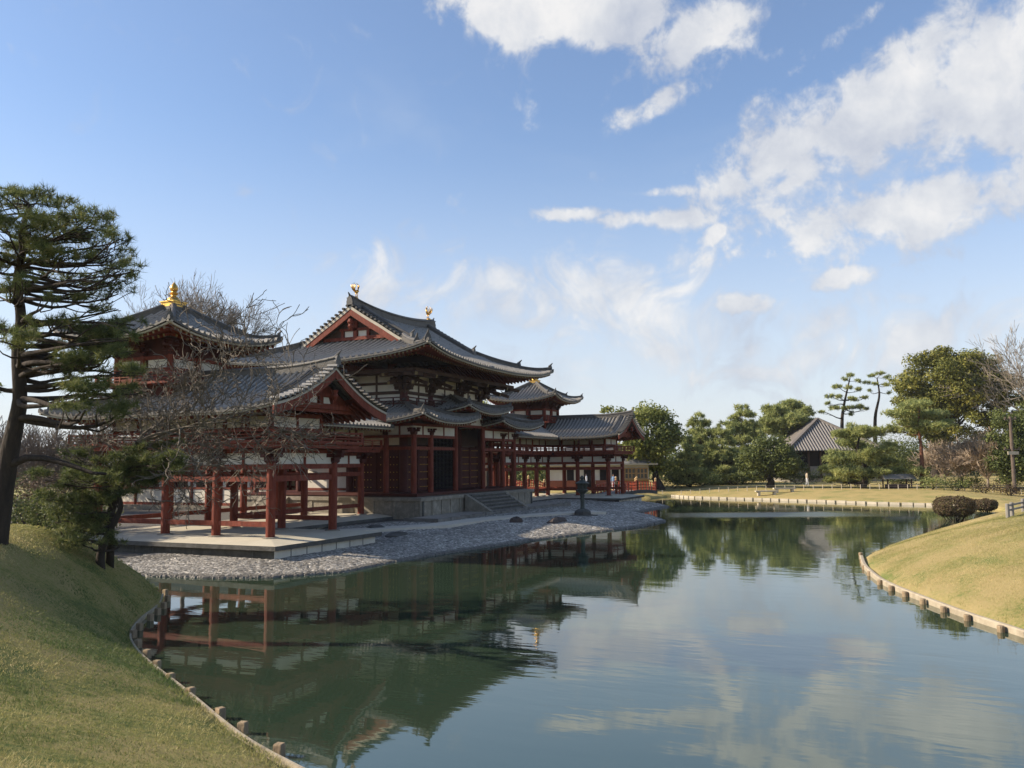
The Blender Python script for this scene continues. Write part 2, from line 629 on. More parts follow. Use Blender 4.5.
def lawn_mat(name, straw, mid, green, gbias):
    m = bpy.data.materials.new(name)
    m.use_nodes = True
    t = NT(m.node_tree)
    b = t.n['Principled BSDF']
    pos = t.node('ShaderNodeNewGeometry').outputs['Position']
    n1 = t.noise(pos, .55, 5, .6, .4)
    n2 = t.noise(pos, 9.0, 4, .7)
    n3 = t.noise(pos, 60.0, 3, .7)
    f = t.math('ADD', t.math('MULTIPLY', n1, .62), t.math('MULTIPLY', n2, .38))
    c = t.ramp(f, [(.40 + gbias, straw), (.48 + gbias, mid), (.56 + gbias, green)])
    c = t.mix(t.math('MULTIPLY', t.smooth(t.noise(pos, 2.2, 5, .65), .45, .7), .4), c, straw)
    c = t.mix(t.math('MULTIPLY', n3, .7), c, t.mix(.5, c, (.02, .02, .008)), 'MIX')
    t.put(b.inputs['Base Color'], c)
    b.inputs['Roughness'].default_value = .95
    b.inputs['Specular IOR Level'].default_value = .1
    bn = t.node('ShaderNodeBump')
    bn.inputs['Strength'].default_value = .8
    bn.inputs['Distance'].default_value = .05
    t.l.new(t.noise(pos, 45, 4, .7), bn.inputs['Height'])
    t.l.new(bn.outputs[0], b.inputs['Normal'])
    return m


LAWN_L = lawn_mat('winter_lawn', (.43, .35, .15), (.33, .305, .105), (.13, .175, .055), .035)
LAWN_R = lawn_mat('straw_lawn', (.46, .36, .165), (.38, .325, .13), (.21, .24, .075), .06)
LAWN_N = lawn_mat('pale_lawn', (.50, .385, .165), (.42, .345, .14), (.27, .275, .095), .05)
BED = mat('pond_mud', (.05, .05, .035), (.04, .042, .03), 1, 1.0)
SHORE_G = mat('pebble_ground', (.20, .183, .155), (.09, .082, .07), 6, .95, 1.0, 9, c3=(.15, .136, .115), detail=8)


def make_ground():
    xs = np.concatenate([np.array([-3000, -800, -300, -120, -60]), np.arange(-36, 64, .4), np.arange(64, 130, 1.5), np.array([140, 180, 300, 800, 3000])])
    ys = np.concatenate([np.array([-3000, -800, -300, -120, -70, -50]), np.arange(-40, 14, .4), np.arange(14, 60, 1.0), np.array([70, 100, 300, 800, 3000])])
    X, Y = np.meshgrid(xs, ys, indexing='ij')
    P = np.stack([X.ravel(), Y.ravel()], 1)
    z, wh = terrain(np.clip(P, -118, 198))
    far = np.maximum(np.abs(P[:, 0] - 20), np.abs(P[:, 1])) > 110
    z = np.where(far, 0.1, z)
    a, b = X.shape
    idx = np.arange(a * b).reshape(a, b)
    f = np.stack([idx[:-1, :-1].ravel(), idx[1:, :-1].ravel(), idx[1:, 1:].ravel(), idx[:-1, 1:].ravel()], 1)
    fz = z[f].mean(1)
    fw_ = wh[f[:, 0]]
    mi = np.array([0, 1, 2, 3])[fw_]
    mi = np.where(fz < WZ - .3, 4, mi)
    V = np.column_stack([P, z])
    o = np_mesh('ground', V, f, [LAWN_L, SHORE_G, LAWN_R, LAWN_N, BED], mi, smooth=True)
    o['kind'] = 'structure'


make_ground()


def make_water():
    m = bpy.data.materials.new('pond_water')
    m.use_nodes = True
    t = NT(m.node_tree)
    b = t.n['Principled BSDF']
    pos = t.node('ShaderNodeNewGeometry').outputs['Position']
    t.put(b.inputs['Base Color'], t.ramp(t.noise(pos, .06, 3), [(.3, (.026, .045, .027)), (.7, (.032, .053, .032))]))
    b.inputs['Roughness'].default_value = .025
    b.inputs['IOR'].default_value = 2.35
    b.inputs['Specular IOR Level'].default_value = .55
    b.inputs['Specular Tint'].default_value = (1.0, 1.0, .87, 1)
    mp = t.node('ShaderNodeMapping')
    mp.inputs['Rotation'].default_value = (0, 0, -YAW)
    mp.inputs['Scale'].default_value = (1.0, .34, 1.0)
    t.l.new(pos, mp.inputs[0])
    h = t.math('ADD', t.math('MULTIPLY', t.noise(mp.outputs[0], 1.1, 3, .5, .3), .8), t.math('MULTIPLY', t.noise(mp.outputs[0], 5.0, 3, .5), .16))
    # breeze: ripples are stronger in patches
    pt = t.smooth(t.noise(pos, .11, 3, .5), .38, .66)
    bn = t.node('ShaderNodeBump')
    bn.inputs['Distance'].default_value = .022
    wp = onz(775, 514.5, WZ)
    dv = t.vmath('SUBTRACT', pos, tuple(wp))
    ua = t.math('MULTIPLY', t.vmath('DOT_PRODUCT', dv, (math.sin(YAW), -math.cos(YAW), 0)), 1 / 7.0)
    ub = t.math('MULTIPLY', t.vmath('DOT_PRODUCT', dv, (math.cos(YAW), math.sin(YAW), 0)), 1 / 3.2)
    gust = t.math('EXPONENT', t.math('MULTIPLY', t.math('ADD', t.math('POWER', ua, 4.0), t.math('POWER', ub, 4.0)), -1.0))
    t.put(bn.inputs['Strength'], t.math('ADD', t.math('ADD', t.math('MULTIPLY', pt, .36), .12), t.math('MULTIPLY', gust, 1.6)))
    t.put(b.inputs['Roughness'], t.math('ADD', t.math('MULTIPLY', gust, .30), .025))
    t.l.new(h, bn.inputs['Height'])
    t.l.new(bn.outputs[0], b.inputs['Normal'])
    mb = MB()
    mb.quad((-110, -65, WZ), (70, -65, WZ), (70, 60, WZ), (-110, 60, WZ))
    o = mb.build('water', m)
    o['kind'] = 'structure'


make_water()

MARU = mat('round_tile', (.10, .094, .084), (.30, .28, .247), 5.0, .6, .4, 30, c3=(.185, .172, .153))
VERGE = mat('dark_verge_tile', (.04, .039, .037), (.07, .068, .064), 5, .6)
ROOFM = [TILE, RIDGE, TILE_P, MARU, VERGE]
# ------------------------------------------------------------------ roofs
TP = .33   # tile pitch


def slope(mb, O, e, nv, s0, s1, nmin, nmax, zf, mi=0, nn=9, pitch=TP, em=1):
    """one tiled roof slope. O: 2D origin on the eave line, e: unit along the eave, nv: unit inwards,
    zf(n, s) -> height. nmin/nmax(s): extent of each tile row"""
    O, e, nv = map(lambda q: np.array(q, float), (O, e, nv))
    k = max(1, int(round((s1 - s0) / pitch)))
    p = (s1 - s0) / k
    offs = [(0.0, 0.0), (.29, -.03), (.58, 0.0), (.62, .06), (.79, .11), (.96, .06)]
    ss, hs = [], []
    for i in range(k):
        for (o, h) in offs:
            ss.append(s0 + (i + o) * p)
            hs.append(h)
    ss.append(s1)
    hs.append(0.0)
    G = np.zeros((len(ss), nn + 1, 3))
    keep = []
    for i, (s, h) in enumerate(zip(ss, hs)):
        a, b = nmin(s), max(nmin(s) + 1e-3, nmax(s))
        keep.append(nmax(s) - nmin(s) > .01)
        for j in range(nn + 1):
            n = a + (b - a) * j / nn
            q = O + e * s + nv * n
            G[i, j] = (q[0], q[1], zf(n, s) + h)
    # flip so that normals point up
    up = np.cross(np.append(e, 0), np.append(nv, 0))[2] > 0
    H = G if up else G[::-1]
    f0 = len(mb.m)
    mb.grid(H, mi)
    ns_ = len(ss) - 1
    for i in range(ns_):
        q = i if up else ns_ - 1 - i
        if q % 6 >= 2:
            for j in range(nn):
                mb.m[f0 + i * nn + j] = 3
    # tile ends at the eave
    hh = np.array(hs if up else hs[::-1])
    lo = H[:, 0].copy()
    lo[:, 2] -= hh + .10
    E = np.stack([H[:, 0], lo], 1)
    on = np.array([nmin(s) < .02 for s in ss])
    if not up:
        on = on[::-1]
    idx = np.where(on)[0]
    if len(idx) > 1:
        E = E[idx[0]:idx[-1] + 1]
        mb.grid(E[:, ::-1], em)
    return G


def eave_trim(mbt, mbs, mbr, O, e, nv, s0, s1, zf, L0, L1, nmax, rs=.30, two=True, lw=.10, capm=1):
    """pale board, soffit and rafters beneath an eave; nmax(s) limits them at hips"""
    O, e, nv = map(lambda q: np.array(q, float), (O, e, nv))
    N = max(6, int((s1 - s0) / .5))
    path = []
    for i in range(N + 1):
        s = s0 + (s1 - s0) * i / N
        n = .13
        q = O + e * s + nv * n
        path.append((q[0], q[1], zf(n, s) - .165))
    mbt.sweep(path, [(-.05, -.035), (.05, -.035), (.05, .035), (-.05, .035)])
    # soffit
    G = np.zeros((N + 1, 4, 3))
    for i in range(N + 1):
        s = s0 + (s1 - s0) * i / N
        nm = min(L1, max(.12, nmax(s)))
        for j, n in enumerate(np.linspace(.12, nm, 4)):
            q = O + e * s + nv * n
            G[i, j] = (q[0], q[1], zf(n, s) - .20)
    up = np.cross(np.append(e, 0), np.append(nv, 0))[2] > 0
    mbs.grid(G[::-1] if up else G)
    k = int((s1 - s0 - .3) / rs)
    for i in range(k + 1):
        s = s0 + .15 + (s1 - s0 - .3) * i / max(1, k)
        lim = nmax(s) - .05
        segs = [(.16, min(L0, lim), -.27)] + ([(L0 * .75, min(L1, lim), -.42)] if two else [])
        for (a, b, dz) in segs:
            if b - a < .12:
                continue
            qa, qb = O + e * s + nv * a, O + e * s + nv * b
            pa = np.array([qa[0], qa[1], zf(a, s) + dz])
            pb = np.array([qb[0], qb[1], zf(b, s) + dz])
            mbr.beam(pa, pb, lw, .12, 0)
            d = (pb - pa) / np.linalg.norm(pb - pa)
            mbr.beam(pa - d * .012, pa + d * .004, lw * .98, .118, capm)


def ridge(mb, path, w=.34, h=.42, m=0, m2=None):
    """stacked ridge with a rounded cap"""
    a = w / 2
    mb.sweep(path, [(-a, -.12), (a, -.12), (a, h * .62), (a * 1.25, h * .62), (a * 1.25, h * .72), (a * .8, h * .74), (a * .6, h * .95), (0, h * 1.05), (-a * .6, h * .95), (-a * .8, h * .74), (-a * 1.25, h * .72), (-a * 1.25, h * .62), (-a, h * .62)], m)


def onigawara(mb, p, d, s=1.0, m=0):
    """ridge-end tile: a shaped upright plate with a curved horn"""
    p = np.array(p, float)
    d = np.array([d[0], d[1], 0.0])
    d /= np.linalg.norm(d)
    sd = np.cross(d, [0, 0, 1])
    prof = [(-.34, -.2), (.34, -.2), (.36, .12), (.27, .42), (.16, .62), (.0, .70), (-.16, .62), (-.27, .42), (-.36, .12)]
    t = .12
    vs = [p + sd * x * s + np.array([0, 0, z * s]) - d * t * s for x, z in prof] + [p + sd * x * s + np.array([0, 0, z * s]) + d * t * s for x, z in prof]
    n = len(prof)
    fs = [tuple(range(n)), tuple(range(2 * n - 1, n - 1, -1))] + [(i, n + i, n + (i + 1) % n, (i + 1) % n) for i in range(n)]
    mb.add(vs, fs, m)
    mb.tube([p + np.array([0, 0, .5 * s]) - d * .25 * s, p + np.array([0, 0, .72 * s]) + d * .02 * s, p + np.array([0, 0, 1.02 * s]) + d * .32 * s], [.15 * s, .13 * s, .05 * s], 7, m)


def bracket(mb, x, y, z, out, sc_=1.0, steps=2, m=0, mcap=1):
    """stepped wooden bracket block set; out: list of outward unit vectors"""
    s = sc_
    mb.box(x - .22 * s, x + .22 * s, y - .22 * s, y + .22 * s, z + .10 * s, z + .26 * s, m)
    mb.hexa([(x - .14 * s, y - .14 * s, z), (x + .14 * s, y - .14 * s, z), (x + .14 * s, y + .14 * s, z), (x - .14 * s, y + .14 * s, z),
             (x - .22 * s, y - .22 * s, z + .1 * s), (x + .22 * s, y - .22 * s, z + .1 * s), (x + .22 * s, y + .22 * s, z + .1 * s), (x - .22 * s, y + .22 * s, z + .1 * s)], m)
    for i_, (ox, oy) in enumerate(out):
        tx, ty = -oy, ox
        e_ = .007 * i_
        for k in range(steps):
            zz = z + (.26 + .36 * k) * s + e_
            r = (.42 + .42 * k) * s
            c0 = np.array([x + ox * (.42 * k) * s, y + oy * (.42 * k) * s, zz + .09 * s])
            # arm along the wall
            mb.beam(c0 - np.array([tx, ty, 0]) * .55 * s, c0 + np.array([tx, ty, 0]) * .55 * s, .15 * s - e_, .17 * s, m)
            # arm outwards
            mb.beam((x, y, zz + .09 * s), (x + ox * r, y + oy * r, zz + .09 * s), .15 * s - e_ * .6, .175 * s, m)
            for q in (-.46, 0, .46):
                cx, cy = c0[0] + tx * q * s, c0[1] + ty * q * s
                b_ = .12 * s - e_
                mb.box(cx - b_, cx + b_, cy - b_, cy + b_, zz + .18 * s, zz + .33 * s, m)
            cx, cy = x + ox * r, y + oy * r
            b_ = .12 * s - e_
            mb.box(cx - b_, cx + b_, cy - b_, cy + b_, zz + .18 * s, zz + .33 * s, m)


def column(mb, x, y, z0, z1, r, k=14, m=0, base=None):
    mb.lathe((x, y, z0), [(r, 0), (r, (z1 - z0) * .7), (r * .92, z1 - z0)], k, m)
    if base is not None:
        mb.lathe((x, y, z0 - .02), [(r * 1.9, 0), (r * 1.8, .05), (r * 1.3, .075)], k, base)


def railing(mb, pts, z, h=.4, step=.95, r=.028, closed=False, m=0):
    """post and three-rail balustrade along a 2D polyline"""
    P = [np.array(p, float) for p in pts]
    for gi, (a, b) in enumerate(zip(P[:-1], P[1:])):
        L = np.linalg.norm(b - a)
        for f in (.30, .62, 1.0):
            zz = z + h * f + .004 * (gi % 2)
            mb.beam((*a, zz), (*b, zz), .05 if f < 1 else .07, .045 if f < 1 else .07, m)
        k = max(1, int(round(L / step)))
        for i in range(1, k):
            q = a + (b - a) * i / k
            mb.box(q[0] - .035, q[0] + .035, q[1] - .035, q[1] + .035, z, z + h * .97, m)
    for q in (P[:-1] if np.allclose(P[0], P[-1]) else P):
        mb.box(q[0] - .06, q[0] + .06, q[1] - .06, q[1] + .06, z, z + h * 1.15, m)


# ------------------------------------------------------------------ wings
WW = 46.89          # outer column line to outer column line
WB = 2.79           # bay of the forward arm
CW = 4.04           # width of the corridor
Y_L0, Y_L1 = 2 * WB, 2 * WB + CW          # lateral arm column lines
LX = [0, CW, 6.6, 9.16, 11.72, 14.28]     # lateral bays
XEND = 15.05


def wing(name, label, mir):
    tf = (lambda v: np.column_stack([WW - v[:, 0], v[:, 1], v[:, 2]])) if mir else None
    mk = lambda: MB(tf)
    cx = CW / 2
    root = thing(name, label, 'corridor', (WW - cx if mir else cx, Y_L0, -.7), 'temple wing corridors')
    # --- platform: pale top falling gently to a dark slab edge
    mb = mk()
    ov = 1.55

    def plat(x0, x1, y0, y1, e):
        # e: overhang on (x0, x1, y0, y1)
        i = .35
        inn = [(x0 - min(i, e[0]), y0 - min(i, e[2])), (x1 + min(i, e[1]), y0 - min(i, e[2])), (x1 + min(i, e[1]), y1 + min(i, e[3])), (x0 - min(i, e[0]), y1 + min(i, e[3]))]
        out = [(x0 - e[0], y0 - e[2]), (x1 + e[1], y0 - e[2]), (x1 + e[1], y1 + e[3]), (x0 - e[0], y1 + e[3])]
        wl = [(x0 - max(0, e[0] - .22), y0 - max(0, e[2] - .22)), (x1 + max(0, e[1] - .22), y0 - max(0, e[2] - .22)), (x1 + max(0, e[1] - .22), y1 + max(0, e[3] - .22)), (x0 - max(0, e[0] - .22), y1 + max(0, e[3] - .22))]
        vs = [(*p, 0) for p in inn] + [(*p, -.13 if max(e) > .5 else 0) for p in out] + [(*p, -.30) for p in out] + [(*p, -.30) for p in wl] + [(*p, -1.2) for p in wl]
        mb.add(vs, [(0, 1, 2, 3)], 0)
        for lv, m in ((0, 0), (4, 1), (8, 1), (12, 2)):
            ms = [m] * 4 if m != 2 else [2, 3, 2, 3]  # walls facing along x take a darker stone than the plastered ones
            fs = [(lv + k, lv + 4 + k, lv + 4 + (k + 1) % 4, lv + (k + 1) % 4) for k in range(4)]
            b0_ = len(mb.v)
            for q, m_ in zip(fs, ms):
                mb.add([vs[i] for i in q], [(0, 1, 2, 3)], m_)
        # joints of the retaining stones
        for a, b in zip(wl, wl[1:] + wl[:1]):
            a, b = np.array(a), np.array(b)
            L = np.linalg.norm(b - a)
            if L < 2:
                continue
            d = (b - a) / L
            nrm = np.array([d[1], -d[0]])
            k = int(L / .95)
            for q in range(1, k):
                c = a + d * L * q / k
                mb.beam((*(c + nrm * .0), -.7), (*(c + nrm * .012), -.7), .035, .88, 1)
    plat(0, CW, 0, Y_L1, (ov, ov, ov, ov))
    plat(CW + ov, XEND + .2, Y_L0, Y_L1, (0, 0, ov, ov))
    mb.build('platform', [SLAB, STONE_D, PLASTER, mat('dark_wall_stone', (.10, .095, .08), (.05, .048, .042), 2.5, .9, .5, 9)] if not mir else [SLAB, STONE_D, PLASTER, MATS['dark_wall_stone']], root)
    # --- lower columns
    pos = []
    for x in (0, CW):
        for y in (0, WB, Y_L0, Y_L1):
            pos.append((x, y))
    for x in LX[2:]:
        for y in (Y_L0, Y_L1):
            pos.append((x, y))
    for (x, y) in pos:
        mb = mk()
        column(mb, x, y, 0, 2.98, .185, 14, 0, 1)
        mb.build('column', [RED, STONE], root, smooth=False)
        out = []
        if x == 0:
            out.append((-1, 0))
        if x == CW and y < Y_L0 - .1:
            out.append((1, 0))
        if y == 0:
            out.append((0, -1))
        if y == Y_L1:
            out.append((0, 1))
        if y == Y_L0 and x > CW:
            out.append((0, -1))
        if not out:
            out = [(.7, -.7)]
        mb = mk()
        bracket(mb, x, y, 2.93, out, .95, 2)
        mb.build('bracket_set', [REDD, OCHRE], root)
    # --- tie beams
    rows = []
    for x in (0, CW):
        ys = [0, WB, Y_L0, Y_L1] if x == 0 else [0, WB, Y_L0]
        rows += [((x, a), (x, b), True) for a, b in zip(ys[:-1], ys[1:])]
    rows += [((CW, Y_L0), (CW, Y_L1), False), ((0, 0), (CW, 0), False), ((0, Y_L0), (CW, Y_L0), False)]
    for y in (Y_L0, Y_L1):
        xs = LX if y == Y_L1 else LX[1:]
        rows += [((a, y), (b, y), True) for a, b in zip(xs[:-1], xs[1:])]
    mb, mw = mk(), mk()
    for (a, b, low_) in rows:
        a, b = np.array(a, float), np.array(b, float)
        for (z0, z1, w) in (((.44, .64, .13),) if low_ else ()) + ((2.22, 2.45, .15), (2.70, 2.91, .17), (3.36, 3.53, .16)):
            mb.beam((*a, (z0 + z1) / 2), (*b, (z0 + z1) / 2), w, z1 - z0)
        L = np.linalg.norm(b - a)
        c = (a + b) / 2
        mb.beam((*c, 2.912), (*c, 3.358), .13, .13)
        mw.beam((*a, 3.135), (*b, 3.135), .05, .446)
    mb.build('tie_beams', [RED], root)
    mw.build('plaster_panels', [PLASTER], root)
    # --- balcony
    bo = .92
    mb = mk()
    mb.box(-bo, CW + bo, -bo, Y_L1 + bo, 3.74, 3.86)
    mb.box(CW + bo + .002, XEND, Y_L0 - bo, Y_L1 + bo, 3.74, 3.858)
    for (x0, x1, y0, y1) in ((-bo + .12, -bo + .26, -bo + .12, Y_L1 + bo - .12), (CW + bo - .26, CW + bo - .12, -bo + .12, Y_L0 - bo), (-bo + .27, CW + bo - .27, -bo + .12, -bo + .26), (CW + bo, XEND - .01, Y_L0 - bo + .12, Y_L0 - bo + .26), (-bo + .27, XEND - .01, Y_L1 + bo - .26, Y_L1 + bo - .12)):
        mb.box(x0, x1, y0, y1, 3.55, 3.738)
    bal = mb.build('balcony', [RED], root)
    mb = mk()
    i = .06
    railing(mb, [(XEND, Y_L0 - bo + i), (CW + bo - i, Y_L0 - bo + i), (CW + bo - i, -bo + i), (-bo + i, -bo + i), (-bo + i, Y_L1 + bo - i), (XEND, Y_L1 + bo - i)], 3.86, .36)
    o = mb.build('balustrade', [RED], bal)
    # --- upper storey
    mb, mw = mk(), mk()
    ins = .4
    U = lambda x: ins if x == 0 else (CW - ins if x == CW else x)
    ux0, ux1, uy0, uy1, uy2 = ins, CW - ins, ins, Y_L0 + ins, Y_L1 - ins
    upos = [(ux0, uy0), (ux1, uy0), (ux0, WB), (ux1, WB), (ux0, uy1), (ux1, uy1), (ux0, uy2), (ux1, uy2), (ux0, WB * .5 + .2), (ux1, WB * .5 + .2), (ux0, WB * 1.5 + .2), (ux1, WB * 1.5 + .2)]
    for x in LX[2:]:
        upos += [(x, uy1), (x, uy2)]
    for (x, y) in upos:
        column(mb, x, y, 3.86, 4.9, .12, 8)
    urows = [((ux0, uy0), (ux0, uy2)), ((ux1, uy0), (ux1, uy1)), ((ux0, uy0), (ux1, uy0)), ((ux1, uy1), (XEND, uy1)), ((ux0, uy2), (XEND, uy2))]
    for (a, b) in urows:
        mb.beam((*a, 4.36), (*b, 4.36), .14, .14)
        mb.beam((*a, 4.95), (*b, 4.95), .2, .18)
        mw.beam((*a, 4.645), (*b, 4.645), .05, .43)
        a_, b_ = np.array(a), np.array(b)
        k = max(1, int(np.linalg.norm(b_ - a_) / 1.35))
        for q in range(1, k):
            c = a_ + (b_ - a_) * q / k
            mb.box(c[0] - .06, c[0] + .06, c[1] - .06, c[1] + .06, 4.43, 4.862)
    mb.build('upper_frame', [RED], root)
    mw.build('upper_panels', [PLASTER], root)
    # --- roof
    ho = 1.77
    half = cx + ho
    VG = -1.63
    ze, za, zb = 5.02, .225, .066

    def zf(n, s=0):
        return ze + za * n + zb * n * n
    yc = Y_L0 + cx
    lift = lambda m: .30 * max(0, 1 - m / 3.0) ** 2
    rmb, tmb, smb, fmb = mk(), mk(), mk(), mk()
    fm2 = mk()
    one = lambda s: 0.0
    # forward arm, outer side (faces -x): s runs from the verge to the hip corner
    Ltot = (yc + half) - VG
    zo = lambda n, s: zf(n) + lift(s) * (1 - n / half * .4) + .32 * max(0, 1 - (n + (Ltot - s)) / 3.2) ** 2
    slope(rmb, (-ho, VG), (0, 1), (1, 0), 0, Ltot, one, lambda s: min(half, Ltot - s), zo)
    eave_trim(tmb, smb, fmb, (-ho, VG), (0, 1), (1, 0), .02, Ltot, zo, 1.0, 2.0, lambda s: Ltot - s)
    # forward arm, inner side (faces +x), runs into the valley
    Lv = (yc - half) - VG
    zi = lambda n, s: zf(n) + lift(s) * (1 - n / half * .4)
    slope(rmb, (CW + ho, VG), (0, 1), (-1, 0), 0, yc - VG, lambda s: max(0, s - Lv), lambda s: half, zi)
    eave_trim(tmb, smb, fm2, (CW + ho, VG), (0, 1), (-1, 0), .02, Lv, zi, 1.0, 2.0, lambda s: 9)
    # lateral arm, front side (faces -y)
    X0 = CW + ho
    zl = lambda n, s: zf(n)
    slope(rmb, (cx, Y_L0 - ho), (1, 0), (0, 1), 0, XEND - cx, lambda s: max(0, half - s), lambda s: half, zl)
    eave_trim(tmb, smb, fm2, (cx, Y_L0 - ho), (1, 0), (0, 1), half, XEND - cx, zl, 1.0, 2.0, lambda s: 9)
    # lateral arm, back side
    zk = lambda n, s: zf(n) + .32 * max(0, 1 - (n + s) / 3.2) ** 2
    slope(rmb, (-ho, Y_L1 + ho), (1, 0), (0, -1), 0, XEND + ho, one, lambda s: min(half, s), zk)
    eave_trim(tmb, smb, fmb, (-ho, Y_L1 + ho), (1, 0), (0, -1), .0, XEND + ho, zk, 1.0, 2.0, lambda s: s)
    # verge tiles at the gable: short round tiles side by side
    for sx in (-1, 1):
        for q in range(int(half / .27)):
            n = .12 + q * .27
            x = cx + sx * (half - n)
            z = zi(n, 0) + .04
            rmb.tube([(x, VG - .16, z), (x, VG + .34, z + .02)], .07, 7, 2 if sx < 0 else 4)  # outer side paler: sunlight put into the tile colour
    roof = rmb.build('roof', ROOFM, root)
    tmb.build('eave_board', [TRIM], roof)
    smb.build('soffit', [RED], roof)
    fmb.build('rafters', [RED, OCHRE], roof)
    fm2.build('rafters', [RED, OCHRE], roof)
    # ridges
    mb = mk()
    zr = zf(half)
    pts = []
    for y in np.linspace(VG + .05, yc - 1.0, 14):
        pts.append((cx, y, zr + .26 * max(0, 1 - (y - VG) / 3.2) ** 2))
    ridge(mb, pts, .32, .30, 0)
    ridge(mb, [(cx + 1.0, yc, zr), (XEND, yc, zr)], .32, .30, 0)
    onigawara(mb, (cx, VG - .02, zr + .24), (0, -1), .5, 0)
    for sx in (-1, 1):     # descending ridges near the verge
        p = []
        for n in np.linspace(half - .2, 1.0, 10):
            p.append((cx + sx * (half - n), VG + 1.05, zi(n, 1.05) + .03))
        ridge(mb, p, .24, .24, 0)
        onigawara(mb, (p[-1][0] + sx * .05, p[-1][1], p[-1][2]), (sx, 0), .42, 0)
    p = [(-ho + n, yc + half - n, zo(n, Ltot - n) + .03) for n in np.linspace(half - .9, .3, 12)]
    ridge(mb, p, .26, .28, 0)
    onigawara(mb, p[-1], (-1, 1), .45, 0)
    mb.build('ridge_tiles', [RIDGE], roof)
    # gable end
    mb = mk()
    for sx in (-1, 1):
        P = [(cx + sx * (half - n), VG + .06, zi(n, 0.06)) for n in np.linspace(-.02, half, 14)]
        # pale board line then the red bargeboard
        mb.sweep(P, [(-.03, -.20), (.05, -.20), (.05, -.10), (-.03, -.10)], 1)
        d0 = [(q[0], q[1] + .02, q[2]) for q in P]
        mb.sweep(d0, [(-.03, -.54), (.045, -.54), (.045, -.202), (-.03, -.202)], 0)
    mb.lathe((cx, VG + .10, zr - 1.18), [(.03, -.15), (.09, -.08), (.15, .04), (.11, .16), (.16, .3)], 8, 0)
    # infill: boarded triangle with a rainbow beam, a strut and two plaster panes
    yw = -.75
    tri = [(cx - half * .78, yw, 5.05), (cx + half * .78, yw, 5.05), (cx, yw, zr - .30)]
    mb.add(tri + [(a, b + .08, c) for a, b, c in tri], [(0, 1, 2), (5, 4, 3), (0, 3, 4, 1), (1, 4, 5, 2), (2, 5, 3, 0)], 0)
    mb.box(cx - 2.1, cx + 2.1, yw - .12, yw - .01, 5.20, 5.42, 0)
    mb.box(cx - 1.15, cx + 1.15, yw - .12, yw - .012, 5.72, 5.88, 0)
    mb.box(cx - .12, cx + .12, yw - .13, yw - .012, 5.425, 6.35, 0)
    for sx in (-1, 1):
        mb.box(cx + sx * .95, cx + sx * .77, yw - .12, yw - .012, 5.425, 5.718, 0)
        mb.hexa([(cx + sx * .2, yw - .03, 5.44), (cx + sx * .72, yw - .03, 5.44), (cx + sx * .72, yw - .01, 5.44), (cx + sx * .2, yw - .01, 5.44),
                 (cx + sx * .2, yw - .03, 5.70), (cx + sx * .60, yw - .03, 5.70), (cx + sx * .60, yw - .01, 5.70), (cx + sx * .2, yw - .01, 5.70)], 3)
    mb.build('gable', [RED, TRIM, REDD, PLASTER], roof)
    # --- corner tower
    tb = 1.62
    mb = mk()
    mb.box(cx - tb + .1, cx + tb - .1, yc - tb + .1, yc + tb - .1, 5.6, 8.5, 1)
    for sx in (-1, 0, 1):
        for sy in (-1, 0, 1):
            if sx == 0 and sy == 0:
                continue
            column(mb, cx + sx * tb, yc + sy * tb, 5.9, 7.9, .13, 8, 0)
    for z0, z1 in ((6.55, 6.70), (7.05, 7.17), (7.55, 7.70)):
        g = tb + .02
        mb.box(cx - g, cx + g, yc - g, yc - g + .12, z0, z1, 0)
        mb.box(cx - g, cx + g, yc + g - .12, yc + g, z0, z1, 0)
        mb.box(cx - g, cx - g + .12, yc - g + .121, yc + g - .121, z0, z1, 0)
        mb.box(cx + g - .12, cx + g, yc - g + .121, yc + g - .121, z0, z1, 0)
    for sg in (-1, 1):
        for k in (-1, 1):
            mb.box(cx + k * .8 - .55, cx + k * .8 + .55, yc + sg * (tb - .08) - .03, yc + sg * (tb - .08) + .03, 7.17, 7.54, 2)
            mb.box(cx + sg * (tb - .08) - .03, cx + sg * (tb - .08) + .03, yc + k * .8 - .55, yc + k * .8 + .55, 7.17, 7.54, 2)
    tower = mb.build('corner_tower', [RED, REDD, PLASTER], root)
    for sx in (-1, 0, 1):
        for sy in (-1, 0, 1):
            if sx or sy:
                mb = mk()
                n = math.hypot(sx, sy)
                bracket(mb, cx + sx * tb, yc + sy * tb, 7.7, [(sx / n, sy / n)], .62, 2)
                mb.build('tower_bracket', [REDD, OCHRE], tower)
    mb = mk()
    b2 = tb + .62
    mb.box(cx - b2, cx + b2, yc - b2, yc + b2, 6.42, 6.52)
    railing(mb, [(cx - b2 + .05, yc - b2 + .05), (cx + b2 - .05, yc - b2 + .05), (cx + b2 - .05, yc + b2 - .05), (cx - b2 + .05, yc + b2 - .05), (cx - b2 + .05, yc - b2 + .05)], 6.52, .38, .7)
    mb.build('tower_balcony', [RED], tower)
    # tower roof
    h2 = 3.5
    ztf = lambda n: 8.42 + .30 * n + .062 * n * n
    zt = lambda n, s: ztf(n) + .55 * max(0, 1 - (n + min(s, 2 * h2 - s)) / 3.2) ** 2
    rmb, tmb, smb, fmb = mk(), mk(), mk(), mk()
    lim = lambda s: max(0.0, min(s, 2 * h2 - s))
    for (O, e, nv) in (((cx - h2, yc - h2), (1, 0), (0, 1)), ((cx + h2, yc - h2), (0, 1), (-1, 0)), ((cx + h2, yc + h2), (-1, 0), (0, -1)), ((cx - h2, yc + h2), (0, -1), (1, 0))):
        slope(rmb, O, e, nv, 0, 2 * h2, one, lim, zt, nn=8)
        eave_trim(tmb, smb, fmb, O, e, nv, 0, 2 * h2, zt, .95, 1.95, lim)
